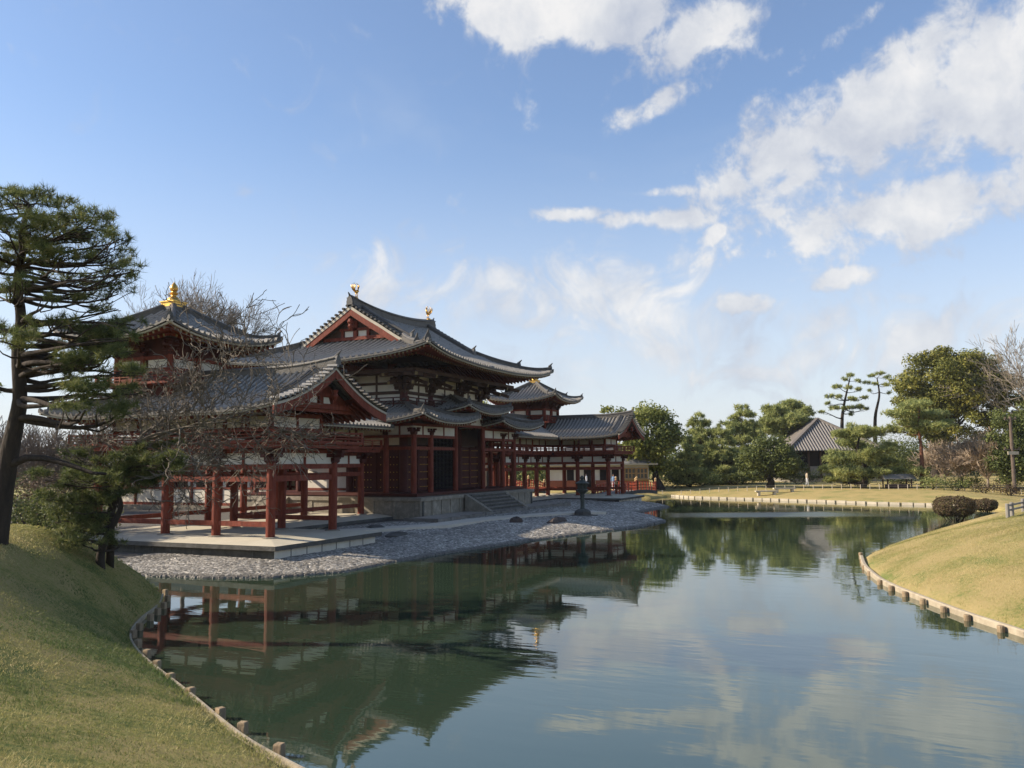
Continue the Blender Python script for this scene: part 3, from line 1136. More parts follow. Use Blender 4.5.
    tr = rmb.build('tower_roof', ROOFM, tower)
    tmb.build('tower_eave_board', [TRIM], tower)
    smb.build('tower_soffit', [RED], tower)
    fmb.build('tower_rafters', [RED, OCHRE], tower)
    mb = mk()
    for sx in (-1, 1):
        for sy in (-1, 1):
            p = [(cx + sx * (h2 - n), yc + sy * (h2 - n), zt(n, n) + .03) for n in np.linspace(h2 - .3, 1.25, 10)]
            ridge(mb, p, .24, .30)
            onigawara(mb, p[-1], (sx, sy), .46)
            p = [(cx + sx * (h2 - n), yc + sy * (h2 - n), zt(n, n) + .02) for n in np.linspace(1.2, .12, 7)]
            ridge(mb, p, .20, .2)
            onigawara(mb, p[-1], (sx, sy), .38)
    mb.build('tower_ridge_tiles', [RIDGE], tower)
    # gilded finial: stepped box, bowl, lotus and jewel
    mb = mk()
    z = ztf(h2) - .30
    mb.box(cx - .38, cx + .38, yc - .38, yc + .38, z - .1, z + .26, 1)
    mb.box(cx - .38, cx + .38, yc - .38, yc + .38, z + .262, z + .46, 0)
    mb.box(cx - .43, cx + .43, yc - .43, yc + .43, z + .462, z + .51, 0)
    mb.lathe((cx, yc, z + .51), [(.33, 0), (.31, .09), (.23, .19), (.13, .26), (.12, .32), (.19, .38), (.20, .42), (.12, .46), (.11, .49), (.17, .56), (.19, .65), (.165, .74), (.09, .83), (.03, .91), (0.005, .95)], 16, 0)
    mb.build('finial', [GOLD, RIDGE], tower, smooth=False)
    return root


wing('temple_wing', 'red columned wing behind the bare twisted tree, its golden finial on view', False)
wing('temple_wing', 'red columned wing beyond the main hall, ending at the red bridge', True)

# ------------------------------------------------------------------ central hall
HX, HY = WW / 2, 9.16
MX, MY = 5.15, 3.95           # core half sizes
AX, AY = 7.12, 5.87           # aisle half sizes


def hall():
    root = thing('main_hall', 'largest temple hall with hip and gable roof and two golden birds', 'temple hall', (HX, HY, -.4))
    # stone base
    mb = MB()
    sx, sy = AX + 1.0, AY + 1.05
    mb.box(HX - sx, HX + sx, HY - sy, HY + sy, -1.0, .74, 0)
    mb.box(HX - sx - .10, HX + sx + .10, HY - sy - .10, HY + sy + .10, .742, .94, 0)
    mb.box(HX - sx - .14, HX + sx + .14, HY - sy - .14, HY + sy + .14, -.60, -.30, 1)
    for k in range(15):       # pilaster stones
        x = HX - sx + .25 + k * (2 * sx - .5) / 14
        if abs(x - HX) > 3.0:
            mb.box(x - .10, x + .10, HY - sy - .045, HY - sy - .002, -.298, .74, 1 if k % 14 == 0 else 0)
            mb.box(x + .101, x + .13, HY - sy - .012, HY - sy - .002, -.298, .74, 1)
    for k in range(10):
        y = HY - sy + .25 + k * (2 * sy - .5) / 9
        mb.box(HX - sx - .045, HX - sx - .002, y - .10, y + .10, -.298, .74, 0)
        mb.box(HX - sx - .012, HX - sx - .002, y + .101, y + .13, -.298, .74, 1)
    base = mb.build('stone_base', [STONE, STONE_D], root)
    mb = MB()
    y1 = HY - sy - .142
    nst = 7
    for k in range(nst):
        z1 = .94 - (k + 1) * 1.34 / (nst + .0)
        mb.box(HX - 2.55, HX + 2.55, y1 - (k + 1) * .29, y1 - k * .29 - .002, -1.0, z1 + .10, 2)  # risers coloured darker: shade between the treads put into the stone
        mb.box(HX - 2.55, HX + 2.55, y1 - (k + 1) * .29 - .03, y1 - k * .29 - .034, z1 + .101, z1 + .17, 0)
    for s in (-1, 1):
        x = HX + s * 2.75
        yb = y1 - 2.15
        mb.hexa([(x - .19, yb, -.7), (x + .19, yb, -.7), (x + .19, y1, -.7), (x - .19, y1, -.7), (x - .19, yb, -.28), (x + .19, yb, -.28), (x + .19, y1, .96), (x - .19, y1, .96)], 1)
    mb.build('front_steps', [mat('step_stone', (.22, .205, .18), (.09, .085, .075), 5, .9, .5, 14, stretch=(.5, 1, 2)), STONE, STONE_D], base)
    mb = MB()
    x1 = HX - sx - .142
    yq = 12.6
    for k in range(6):
        mb.box(x1 - (k + 1) * .28, x1 - k * .28 - .002, yq - .8, yq + .8, -1.0, .94 - (k + .4) * .22, 0)
    for s in (-1, 1):
        y = yq + s * .95
        mb.hexa([(x1 - 1.75, y - .14, -.7), (x1, y - .14, -.7), (x1, y + .14, -.7), (x1 - 1.75, y + .14, -.7), (x1 - 1.75, y - .14, -.35), (x1, y - .14, .95), (x1, y + .14, .95), (x1 - 1.75, y + .14, -.35)], 0)
    mb.build('side_steps', [STONE], base)
    # verandah floor
    mb = MB()
    mb.box(HX - AX - .5, HX + AX + .5, HY - AY - .5, HY + AY + .5, .941, 1.02, 1)
    mb.box(HX - AX - .55, HX + AX + .55, HY - AY - .55, HY + AY + .55, 1.021, 1.15, 0)
    mb.build('verandah', [REDD, BROWN], root)
    # --- columns
    fx = [-AX, -MX, -1.98, 1.98, MX, AX]
    fy = [-AY, -MY, 0, MY, AY]
    outer = [(x, -AY) for x in fx] + [(x, AY) for x in fx] + [(-AX, y) for y in fy[1:-1]] + [(AX, y) for y in fy[1:-1]]
    for (x, y) in outer:
        tall = abs(x) < 2 and y < 0
        mb = MB()
        column(mb, HX + x, HY + y, 1.15, 5.4 if tall else 4.6, .17)
        mb.build('aisle_column', [RED], root)
    core = [(x, y) for x in fx[1:-1] for y in (-MY, MY)] + [(-MX, 0), (MX, 0)]
    for (x, y) in core:
        mb = MB()
        column(mb, HX + x, HY + y, 1.15, 7.35, .27, 16)
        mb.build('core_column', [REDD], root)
    # aisle beams, plaster panels
    mb, mw = MB(), MB()
    segs = [((a, -AY), (b, -AY)) for a, b in zip(fx[:-1], fx[1:])] + [((a, AY), (b, AY)) for a, b in zip(fx[:-1], fx[1:])]
    segs += [((-AX, a), (-AX, b)) for a, b in zip(fy[:-1], fy[1:])] + [((AX, a), (AX, b)) for a, b in zip(fy[:-1], fy[1:])]
    for (a, b) in segs:
        a = np.array([HX + a[0], HY + a[1]])
        b = np.array([HX + b[0], HY + b[1]])
        centre = abs((a[0] + b[0]) / 2 - HX) < .1 and a[1] < HY - 5 and abs(a[1] - b[1]) < .1
        dz = .8 if centre else 0
        if not centre:
            mb.beam((*a, 3.80), (*b, 3.80), .13, .18)
        mb.beam((*a, 4.52 + dz), (*b, 4.52 + dz), .15, .17)
        mb.beam((*a, 5.20 + dz), (*b, 5.20 + dz), .15, .16)
        mw.beam((*a, 4.862 + dz), (*b, 4.862 + dz), .05, .51)
        k = 2 if np.linalg.norm(b - a) > 2.4 else 2
        for q in range(1, k):
            c = a + (b - a) * q / k
            mb.beam((*c, 4.61 + dz), (*c, 5.118 + dz), .12, .12)
    mb.build('aisle_beams', [RED], root)
    mw.build('aisle_panels', [PLASTER], root)
    for (x, y) in outer:
        tall = abs(x) < 2 and y < 0
        out = []
        if abs(x) == AX:
            out.append((math.copysign(1, x), 0))
        if abs(y) == AY:
            out.append((0, math.copysign(1, y)))
        mb = MB()
        bracket(mb, HX + x, HY + y, 4.58 + (.8 if tall else 0), out, .72, 1)
        mb.build('aisle_bracket', [REDD, OCHRE], root)
    # --- core walls and doors
    mb = MB()
    x0, x1, y0, y1 = HX - MX, HX + MX, HY - MY, HY + MY
    t = .06
    # back and far walls, plaster
    mb.box(x0, x1, y1 - t, y1 + t, 1.15, 6.6, 0)
    mb.box(x1 - t, x1 + t, y0, y1 - t - .002, 1.15, 6.6, 0)
    mb.box(x0 - t, x0 + t, HY, y1 - t - .002, 1.15, 6.6, 0)
    mb.box(x0 - t, x0 + t, y0, HY - .002, 4.05, 6.6, 0)
    for s in (-1, 1):
        mb.box(HX + s * 1.98, HX + s * MX, y0 - t, y0 + t, 4.05, 6.6, 1)
    mb.box(HX - 1.98, HX + 1.98, y0 - t, y0 + t, 5.0, 6.6, 1)
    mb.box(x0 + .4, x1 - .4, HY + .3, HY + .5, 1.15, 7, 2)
    for (a, b) in (((x0, HY), (x0, y1)), ((x0, y1), (x1, y1))):
        for z in (1.3, 2.2, 4.0, 4.5):
            mb.beam((*a, z), (*b, z), .2, .16, 3)
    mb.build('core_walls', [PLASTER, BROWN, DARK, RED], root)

    def door(a, b, nrm, z0=1.18, z1=4.02):
        """double door with rows of gilt studs"""
        a, b, nrm = np.array(a, float), np.array(b, float), np.array(nrm, float)
        mb = MB()
        mb.beam((*a, (z0 + z1) / 2), (*b, (z0 + z1) / 2), .09, z1 - z0, 0)
        L = np.linalg.norm(b - a)
        d = (b - a) / L
        for f in (0.01, .5, .99):
            c = a + d * L * f + nrm * .06
            mb.beam((*c, z0), (*c, z1), .12, .09, 0)
        for z in np.linspace(z0 + .25, z1 - .25, 6):
            c = nrm * .055
            mb.beam((*(a + c), z), (*(b + c), z), .04, .14, 0)
            for q in range(14):
                f = (q + .5) / 14
                if abs(f - .5) < .05:
                    continue
                p = a + d * L * f + nrm * .085
                mb.lathe((p[0], p[1], z - .04), [(.015, .01), (.032, .03), (.032, .05), (.015, .07)], 6, 1)
        mb.build('door', [REDD, GOLD], root)
    door((x0, HY - .3), (x0, y0 + .3), (-1, 0))
    door((HX - MX + .3, y0), (HX - 2.28, y0), (0, -1))
    door((HX + 2.28, y0), (HX + MX - .3, y0), (0, -1))
    # lattice screen with the round opening, in the middle bay
    mb = MB()
    for k in range(19):
        x = HX - 1.7 + k * 3.4 / 18
        mb.box(x - .03, x + .03, y0 - .03, y0 + .03, 1.18, 4.9)
    for k in range(14):
        z = 1.3 + k * .27
        mb.box(HX - 1.72, HX + 1.72, y0 - .02, y0 + .02, z - .025, z + .025)
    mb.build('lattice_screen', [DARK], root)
    # --- upper wall
    mb, mw = MB(), MB()
    for (a, b) in (((x0, y0), (x1, y0)), ((x0, y1), (x1, y1)), ((x0, y0), (x0, y1)), ((x1, y0), (x1, y1))):
        mw.beam((*a, 7.7), (*b, 7.7), .06, 2.2)
        for z, h in ((6.68, .22), (7.32, .20), (7.92, .16), (8.55, .2)):
            mb.beam((*a, z), (*b, z), .22, h)
        a_, b_ = np.array(a), np.array(b)
        k = 6 if abs(a[0] - b[0]) > 1 else 4
        for q in range(1, k):
            c = a_ + (b_ - a_) * q / k
            mb.box(c[0] - .07, c[0] + .07, c[1] - .07, c[1] + .07, 6.8, 8.5)
    mb.build('upper_beams', [BROWN], root)
    mw.build('upper_panels', [PLASTER], root)
    for (x, y) in core:
        out = []
        if abs(x) == MX:
            out.append((math.copysign(1, x), 0))
        if abs(y) == MY:
            out.append((0, math.copysign(1, y)))
        if len(out) == 2:
            out.append((out[0][0] * .7071, out[1][1] * .7071))
        mb = MB()
        bracket(mb, HX + x, HY + y, 7.2, out, 1.08, 3)
        # slanting tail rafters with painted ends
        for (ox, oy) in out:
            ln = 1.35 if len(out) == 3 and abs(ox) < .9 and abs(oy) < .9 else 1.0
            for r0, r1, za_, zb_ in ((.3, 1.75, 8.35, 7.75), (.5, 2.35, 8.75, 8.2)):
                p = np.array([HX + x + ox * r0 * ln, HY + y + oy * r0 * ln, za_])
                q = np.array([HX + x + ox * r1 * ln, HY + y + oy * r1 * ln, zb_])
                mb.beam(p, q, .17, .2, 0)
                d = (q - p) / np.linalg.norm(q - p)
                mb.beam(q - d * .002, q + d * .015, .169, .199, 1)
            # purlin-carrying arm
            c = np.array([HX + x + ox * 1.75 * ln, HY + y + oy * 1.75 * ln, 8.25])
            tx, ty = -oy, ox
            mb.beam(c - np.array([tx, ty, 0]) * .6, c + np.array([tx, ty, 0]) * .6, .16, .2, 0)
        mb.build('bracket_set', [BROWN, OCHRE], root)
    mb = MB()
    q = 1.9
    mb.sweep([(x0 - q, y0 - q, 8.48), (x1 + q, y0 - q, 8.48), (x1 + q, y1 + q, 8.48), (x0 - q, y1 + q, 8.48), (x0 - q, y0 - q, 8.48)], [(-.11, -.1), (.11, -.1), (.11, .1), (-.11, .1)])
    mb.build('eave_purlin', [BROWN], root)
    # balustrade above the aisle roof
    mb = MB()
    g = .75
    railing(mb, [(x0 - g, y0 - g), (x1 + g, y0 - g), (x1 + g, y1 + g), (x0 - g, y1 + g), (x0 - g, y0 - g)], 6.42, .52, 1.05)
    mb.box(x0 - g - .15, x1 + g + .15, y0 - g - .15, y1 + g + .15, 6.32, 6.418)
    mb.build('upper_balustrade', [REDD], root)

    # --- aisle roof (lower): four sides, the front one broken by a raised middle
    rmb, tmb, smb, fmb = MB(), MB(), MB(), MB()
    ov = 1.75
    ex, ey = AX + ov, AY + ov
    dp = ov + 1.95
    zs = lambda n: 5.42 + .24 * n + .033 * n * n
    lf = lambda u: .48 * max(0, 1 - u / 3.4) ** 2

    def shed(O, e, nv, L, l0, l1, dz=0.0, hip0=True, hip1=True):
        """lift l0/l1 and hip at either end"""
        def z(n, s):
            return zs(n) + dz + (lf(n + s) if l0 else 0) + (lf(n + L - s) if l1 else 0)
        lim = lambda s: min(dp, s if hip0 else 99, L - s if hip1 else 99)
        slope(rmb, O, e, nv, 0, L, lambda s: 0.0, lim, z, nn=7)
        eave_trim(tmb, smb, fmb, O, e, nv, 0, L, z, .9, 1.7, lim, two=False)
        return z
    shed((HX - ex, HY + ey), (0, -1), (1, 0), 2 * ey, True, True)
    shed((HX + ex, HY - ey), (0, 1), (-1, 0), 2 * ey, True, True)
    shed((HX + ex, HY + ey), (-1, 0), (0, -1), 2 * ex, True, True)
    ri = 1.72       # inner ends of the front left and right roofs
    shed((HX - ex, HY - ey), (1, 0), (0, 1), ex - ri, True, True)
    shed((HX + ri, HY - ey), (1, 0), (0, 1), ex - ri, True, True)
    for sgn in (-1, 1):
        if sgn < 0:
            shed((HX - ri, HY - ey), (0, 1), (-1, 0), dp, True, False, 0, True, False)
        else:
            shed((HX + ri, HY - ey + dp), (0, -1), (1, 0), dp, False, True, 0, False, True)
    fmb.build('aisle_rafters', [RED, OCHRE], root)
    fmb = MB()
    rc = 3.25
    shed((HX - rc, HY - ey), (1, 0), (0, 1), 2 * rc, True, True, .80)
    shed((HX - rc, HY - ey + dp), (0, -1), (1, 0), dp, False, True, .80, False, True)
    shed((HX + rc, HY - ey), (0, 1), (-1, 0), dp, True, False, .80, True, False)
    lower = rmb.build('aisle_roof', ROOFM, root)
    tmb.build('aisle_eave_board', [TRIM], lower)
    smb.build('aisle_soffit', [RED], lower)
    fmb.build('aisle_rafters', [RED, OCHRE], lower)
    def hipridge(cx, cy, dx, dy, n1, dz, lifts=True):
        p = [(cx + dx * n, cy + dy * n, zs(n) + dz + 2 * 0 + lf(2 * n) * 1.0 + (lf(2 * n) if lifts else 0) * 0 + .04) for n in np.linspace(n1, .15, 10)]
        mb = MB()
        ridge(mb, p, .22, .24)
        onigawara(mb, p[-1], (-dx, -dy), .42)
        mb.build('hip_ridge', [RIDGE], lower)
    for sx_ in (-1, 1):
        for sy_ in (-1, 1):
            hipridge(HX + sx_ * ex, HY + sy_ * ey, -sx_, -sy_, dp - .1, 0)
    for s in (-1, 1):
        hipridge(HX + s * ri, HY - ey, s, 1, dp - .2, 0)
        hipridge(HX + s * rc, HY - ey, -s, 1, min(rc, dp) - .2, .80)

    # --- main roof
    LX_, LY_ = 9.43, 8.24
    gx = 5.25                       # verge of the gable from the centre
    zm = lambda n: 9.02 + .275 * n + .0235 * n * n
    lm = lambda u: .62 * max(0, 1 - u / 8.5) ** 2 + .22 * max(0, 1 - u / 3.0) ** 2
    rmb, tmb, smb, fmb = MB(), MB(), MB(), MB()

    def z_front(n, s):
        m = min(s, 2 * LX_ - s)
        return zm(n) + lm(n + m) + (.30 * max(0, 1 - (m - (LX_ - gx)) / 4.5) ** 2 * min(1, max(0, n - 3.0) / 3) if m > LX_ - gx - .01 else .0)

    def lim_front(s):
        m = min(s, 2 * LX_ - s)
        return LY_ if m >= LX_ - gx - 1e-6 else max(0.0, m)
    one = lambda s: 0.0
    lim_h = lambda s: max(0.0, min(s, 2 * LX_ - s))
    for (O, e, nv) in (((HX - LX_, HY - LY_), (1, 0), (0, 1)), ((HX + LX_, HY + LY_), (-1, 0), (0, -1))):
        # three strips so that the tiles end cleanly at the verge
        a = LX_ - gx
        slope(rmb, O, e, nv, 0, a, one, lim_front, z_front, nn=8)
        slope(rmb, O, e, nv, a, 2 * LX_ - a, one, lambda s: LY_, z_front, nn=16)
        slope(rmb, O, e, nv, 2 * LX_ - a, 2 * LX_, one, lim_front, z_front, nn=8)
        eave_trim(tmb, smb, fmb, O, e, nv, 0, 2 * LX_, z_front, 1.5, 4.0, lim_h, rs=.27)
    zside = lambda n, s: zm(n) + lm(n + min(s, 2 * LY_ - s))
    lims = lambda s: max(0.0, min(s, 2 * LY_ - s, LX_ - gx + .75))
    for (O, e, nv) in (((HX - LX_, HY + LY_), (0, -1), (1, 0)), ((HX + LX_, HY - LY_), (0, 1), (-1, 0))):
        slope(rmb, O, e, nv, 0, 2 * LY_, one, lims, zside, nn=9, pitch=.43)
        eave_trim(tmb, smb, fmb, O, e, nv, 0, 2 * LY_, zside, 1.5, 4.0, lim_h2 if False else (lambda s: max(0.0, min(s, 2 * LY_ - s))), rs=.27)
    # verge tiles
    for sx_ in (-1, 1):
        for sy_ in (-1, 1):
            nk = int((LY_ - 4.2) / .29)
            for k in range(nk + 1):
                n = 4.25 + k * .29
                y = HY + sy_ * (LY_ - n)
                z = z_front(n, LX_ - gx) + .06
                x = HX + sx_ * gx
                rmb.tube([(x + sx_ * .17, y, z), (x - sx_ * .35, y, z + .02)], .085, 7, 4)
    roof = rmb.build('main_roof', ROOFM, root)
    tmb.build('eave_board', [TRIM], roof)
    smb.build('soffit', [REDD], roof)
    fmb.build('rafters', [RED, OCHRE], roof)
    mb = MB()
    ztop = zm(LY_)
    N = 24
    pts = [(HX + x, HY, ztop + .40 * (abs(x) / gx) ** 2.2) for x in np.linspace(-gx - .05, gx + .05, N)]
    ridge(mb, pts, .50, .50)
    for s in (-1, 1):
        onigawara(mb, (HX + s * (gx + .1), HY, ztop + .40), (s, 0), .64)
        for sy_ in (-1, 1):
            # descending ridge beside the verge
            p = []
            for n in np.linspace(LY_ - .3, 4.3, 14):
                p.append((HX + s * (gx - .95), HY + sy_ * (LY_ - n), z_front(n, LX_ - gx + .95) + .04))
            ridge(mb, p, .32, .34)
            onigawara(mb, (p[-1][0], p[-1][1] + sy_ * .1, p[-1][2]), (0, sy_), .62)
            # corner ridge in two steps
            p = [(HX + s * (LX_ - n), HY + sy_ * (LY_ - n), zm(n) + lm(2 * n) + .05) for n in np.linspace(LX_ - gx + .2, 2.0, 12)]
            ridge(mb, p, .34, .36)
            onigawara(mb, p[-1], (s, sy_), .66)
            p = [(HX + s * (LX_ - n), HY + sy_ * (LY_ - n), zm(n) + lm(2 * n) + .04) for n in np.linspace(1.95, .2, 8)]
            ridge(mb, p, .28, .26)
            onigawara(mb, p[-1], (s, sy_), .55)
    mb.build('ridge_tiles', [RIDGE], roof)
    # gables
    for s in (-1, 1):
        mb = MB()
        xg = HX + s * gx
        for sy_ in (-1, 1):
            P = [(xg + s * .02, HY + sy_ * (LY_ - n), z_front(n, LX_ - gx)) for n in np.linspace(4.35, LY_, 14)]
            mb.sweep(P, [(-.05, -.30), (.05, -.30), (.05, -.10), (-.05, -.10)], 1)
            P2 = [(q[0] - s * .03, q[1], q[2]) for q in P]
            mb.sweep(P2, [(-.05, -.72), (.05, -.72), (.05, -.262), (-.05, -.262)], 0)
        xw = xg - s * .62
        hb, zb0, zb1 = 3.35, 10.5, ztop - .35
        tri = [(xw, HY - hb, zb0), (xw, HY + hb, zb0), (xw, HY, zb1)]
        tri2 = [(a - s * .1, b, c) for a, b, c in tri]
        mb.add(tri + tri2, [(0, 1, 2), (5, 4, 3), (0, 3, 4, 1), (1, 4, 5, 2), (2, 5, 3, 0)], 2)
        xa, xb = xw + s * .01, xw + s * .16
        mb.box(xa, xb, HY - 2.5, HY + 2.5, 10.92, 11.14, 0)
        mb.box(xa, xb, HY - 1.2, HY + 1.2, 11.55, 11.70, 0)
        mb.box(xa, xb, HY - .14, HY + .14, 11.142, 12.2, 0)
        for sy_ in (-1, 1):
            mb.box(xa, xb, HY + sy_ * .9, HY + sy_ * 1.08, 11.142, 11.548, 0)
            mb.box(xa, xa + s * .03, HY + sy_ * .2, HY + sy_ * .85, 11.16, 11.53, 3)
        # carved pendant
        mb.lathe((xg + s * .02, HY, ztop - 1.05), [(.02, -.30), (.10, -.22), (.19, -.08), (.13, .06), (.22, .2), (.14, .4)], 8, 0)
        mb.build('gable', [RED, TRIM, BROWN, PLASTER], roof)


hall()


# gilded phoenixes on the ridge
def phoenix(x, label, f):
    mb = MB()
    z = 13.80
    P = np.array([x, HY, 0])

    def p(a, b, c):
        return (x + .12 * f + a * f * .82, HY + b * .82, z - .05 + c * .82)
    # legs, body, neck, head in one run, then wings, tail and crest
    for s in (-1, 1):
        mb.tube([p(0, s * .07, .0), p(0.02, s * .07, .22), p(-.02, s * .06, .40)], [.03, .025, .05], 6)
    mb.tube([p(-.30, 0, .42), p(-.18, 0, .44), p(0, 0, .47), p(.16, 0, .56), p(.22, 0, .72), p(.19, 0, .86), p(.24, 0, .95), p(.33, 0, .95), p(.42, 0, .90)], [.03, .08, .115, .10, .06, .045, .06, .04, .012], 9)
    for k in range(3):
        mb.tube([p(.22, 0, 1.0), p(.20 - .05 * k, 0, 1.08 + .02 * k), p(.15 - .07 * k, 0, 1.10)], [.02, .018, .006], 5)
    for s in (-1, 1):
        for k in range(3):
            a = .25 + k * .22
            mb.tube([p(.02, s * .12, .54), p(-.04 - .10 * k, s * (.24 + .03 * k), .70 + .03 * (4 - k)), p(-.10 - .13 * k, s * (.34 - .02 * k), .98 - .07 * k)], [.028, .026, .008], 5)
    for k in range(4):
        y = (k - 1.5) * .06
        hgt = 1.20 - abs(k - 1.5) * .09
        mb.tube([p(-.26, y * .6, .45), p(-.42, y * 1.4, .62), p(-.46, y * 2.2, .92), p(-.34, y * 2.6, hgt)], [.028, .032, .026, .008], 5)
    mb.lathe((x, HY, z - .14), [(.2, 0), (.16, .08), (.08, .14)], 10)
    o = mb.build('phoenix_statue', [GOLD], smooth=True, org=(x, HY, z))
    tag(o, label, 'statue', 'golden birds on the hall ridge')


phoenix(HX - 4.75, 'golden bird statue on the ridge end above the visible red gable', 1)
phoenix(HX + 4.75, 'golden bird statue on the ridge end farther along the roof', -1)


# ------------------------------------------------------------------ tail corridor behind the hall
def tail():
    root = thing('tail_corridor', 'white walled red framed corridor with lattice windows running behind the hall', 'corridor', (HX, 26, -.4))
    x0, x1, ya, yb = HX - 2.1, HX + 2.1, 16.6, 37
    mb = MB()
    mb.box(x0 - .9, x1 + .9, ya, yb + .9, -1, -.05)
    mb.build('stone_base', [STONE], root)
    mb, mw, ml = MB(), MB(), MB()
    ys = np.linspace(ya + .3, yb, 8)
    for x in (x0, x1):
        for y in ys:
            column(mb, x, y, -.05, 2.9, .16, 10)
        for z, h in ((.05, .2), (1.22, .16), (2.35, .16), (2.8, .2)):
            mb.beam((x, ys[0], z), (x, ys[-1], z), .2, h)
        mw.box(x - .05, x + .05, ys[0], ys[-1], .15, 1.14)
        mw.box(x - .05, x + .05, ys[0], ys[-1], 2.43, 2.7)
        for a, b in zip(ys[:-1], ys[1:]):
            mb.box(x - .08, x + .08, a + .45, a + .6, 1.3, 2.27)
            mb.box(x - .08, x + .08, b - .6, b - .45, 1.3, 2.27)
            mw.box(x - .05, x + .05, a + .12, a + .449, 1.3, 2.27)
            mw.box(x - .05, x + .05, b - .449, b - .12, 1.3, 2.27)
            k = 9
            for q in range(k):
                yy = a + .66 + (b - a - 1.32) * q / (k - 1)
                ml.box(x - .05, x + .05, yy - .045, yy + .045, 1.3, 2.27)
    mb.build('frame', [RED], root)
    mw.build('plaster_wall', [PLASTER], root)
    ml.build('lattice_window', [REDD], root)
    rmb, tmb, smb, fmb = MB(), MB(), MB(), MB()
    half = 2.1 + 1.3
    z = lambda n, s: 3.15 + .36 * n + .05 * n * n
    for (O, e, nv) in (((HX - half, yb + 1), (0, -1), (1, 0)), ((HX + half, ya), (0, 1), (-1, 0))):
        slope(rmb, O, e, nv, 0, yb + 1 - ya, lambda s: 0.0, lambda s: half, z, nn=6)
        eave_trim(tmb, smb, fmb, O, e, nv, 0, yb + 1 - ya, z, .8, 1.4, lambda s: 9, two=False)
    roof = rmb.build('roof', ROOFM, root)
    tmb.build('eave_board', [TRIM], roof)
    smb.build('soffit', [RED], roof)
    fmb.build('rafters', [RED, OCHRE], roof)
    mb = MB()
    ridge(mb, [(HX, ya, z(half, 0)), (HX, yb + 1, z(half, 0))], .34, .42)
    mb.build('ridge_tiles', [RIDGE], roof)


tail()


# ------------------------------------------------------------------ terrace, path, lantern, rocks
def strip(name, pts, w, z, m, kind='structure'):
    mb = MB()
    mb.sweep([(x, y, z) for x, y in pts], [(-w / 2, -.3), (w / 2, -.3), (w / 2, 0), (-w / 2, 0)])
    o = mb.build(name, [m])
    o['kind'] = kind
    return o


mb = MB()
mb.box(13.6, 33.2, .15, 2.1, -1, -.11, 0)
o = mb.build('gravel_terrace', [GRAVEL])
o['kind'] = 'structure'
mb = MB()
for k in range(28):
    x = 13.3 + k * .72
    mb.box(x, x + .70, -.06 + .02 * math.sin(k * 2.1), .148, -1, -.08 + .02 * math.sin(k * 3.3), 0)
for k in range(3):
    mb.box(13.3, 13.598, .15 + k * .66, .15 + k * .66 + .64, -1, -.08, 0)
o = mb.build('stone_kerb', [mat('kerb_stone', (.13, .12, .105), (.22, .205, .18), 2.2, .9, .5, 10)])
tag(o, 'row of rough dark kerb stones along the gravel terrace before the hall', 'kerb')
strip('path', [(5.2, 2.6), (8.5, 1.0), (12.0, -.75), (16.5, -.95), (20, -1.75), (23.4, -3.2), (25.6, -5.0)], 1.5, -.26, SAND)


def stone_lantern():
    c = (HX, -4.6, -.46)
    root = thing('garden_lantern', 'dark bronze garden lantern on a stepped base before the hall', 'lantern', c)
    mb = MB()
    mb.lathe(c, [(.95, -.3), (.95, .07), (.80, .09)], 8, 0)
    mb.lathe((c[0], c[1], c[2] + .09), [(.52, 0), (.50, .20), (.38, .30), (.24, .36)], 8, 0)
    mb.build('base', [STONE_D], root)
    mb = MB()
    mb.lathe((c[0], c[1], c[2] + .44), [(.16, 0), (.13, .1), (.12, .4), (.12, .7), (.14, .85), (.13, .92)], 12, 0)
    mb.lathe((c[0], c[1], c[2] + 1.36), [(.14, 0), (.26, .10), (.38, .20), (.40, .27), (.32, .30)], 8, 0)
    mb.build('pedestal', [BRONZE], root)
    mb = MB()
    z = c[2] + 1.66
    for k in range(8):
        t = 2 * math.pi * (k + .5) / 8
        mb.box(c[0] + .26 * math.cos(t) - .03, c[0] + .26 * math.cos(t) + .03, c[1] + .26 * math.sin(t) - .03, c[1] + .26 * math.sin(t) + .03, z, z + .34)
    mb.lathe((c[0], c[1], z), [(.25, 0), (.25, .05), (.21, .06), (.21, .28), (.25, .29), (.25, .34)], 8, 0)
    mb.build('fire_chamber', [BRONZE], root)
    mb = MB()
    mb.lathe((c[0], c[1], z + .34), [(.43, 0), (.45, .05), (.30, .12), (.16, .20), (.10, .25), (.09, .28), (.14, .34), (.12, .42), (.02, .52)], 8, 0)
    mb.build('cap', [BRONZE], root)


stone_lantern()


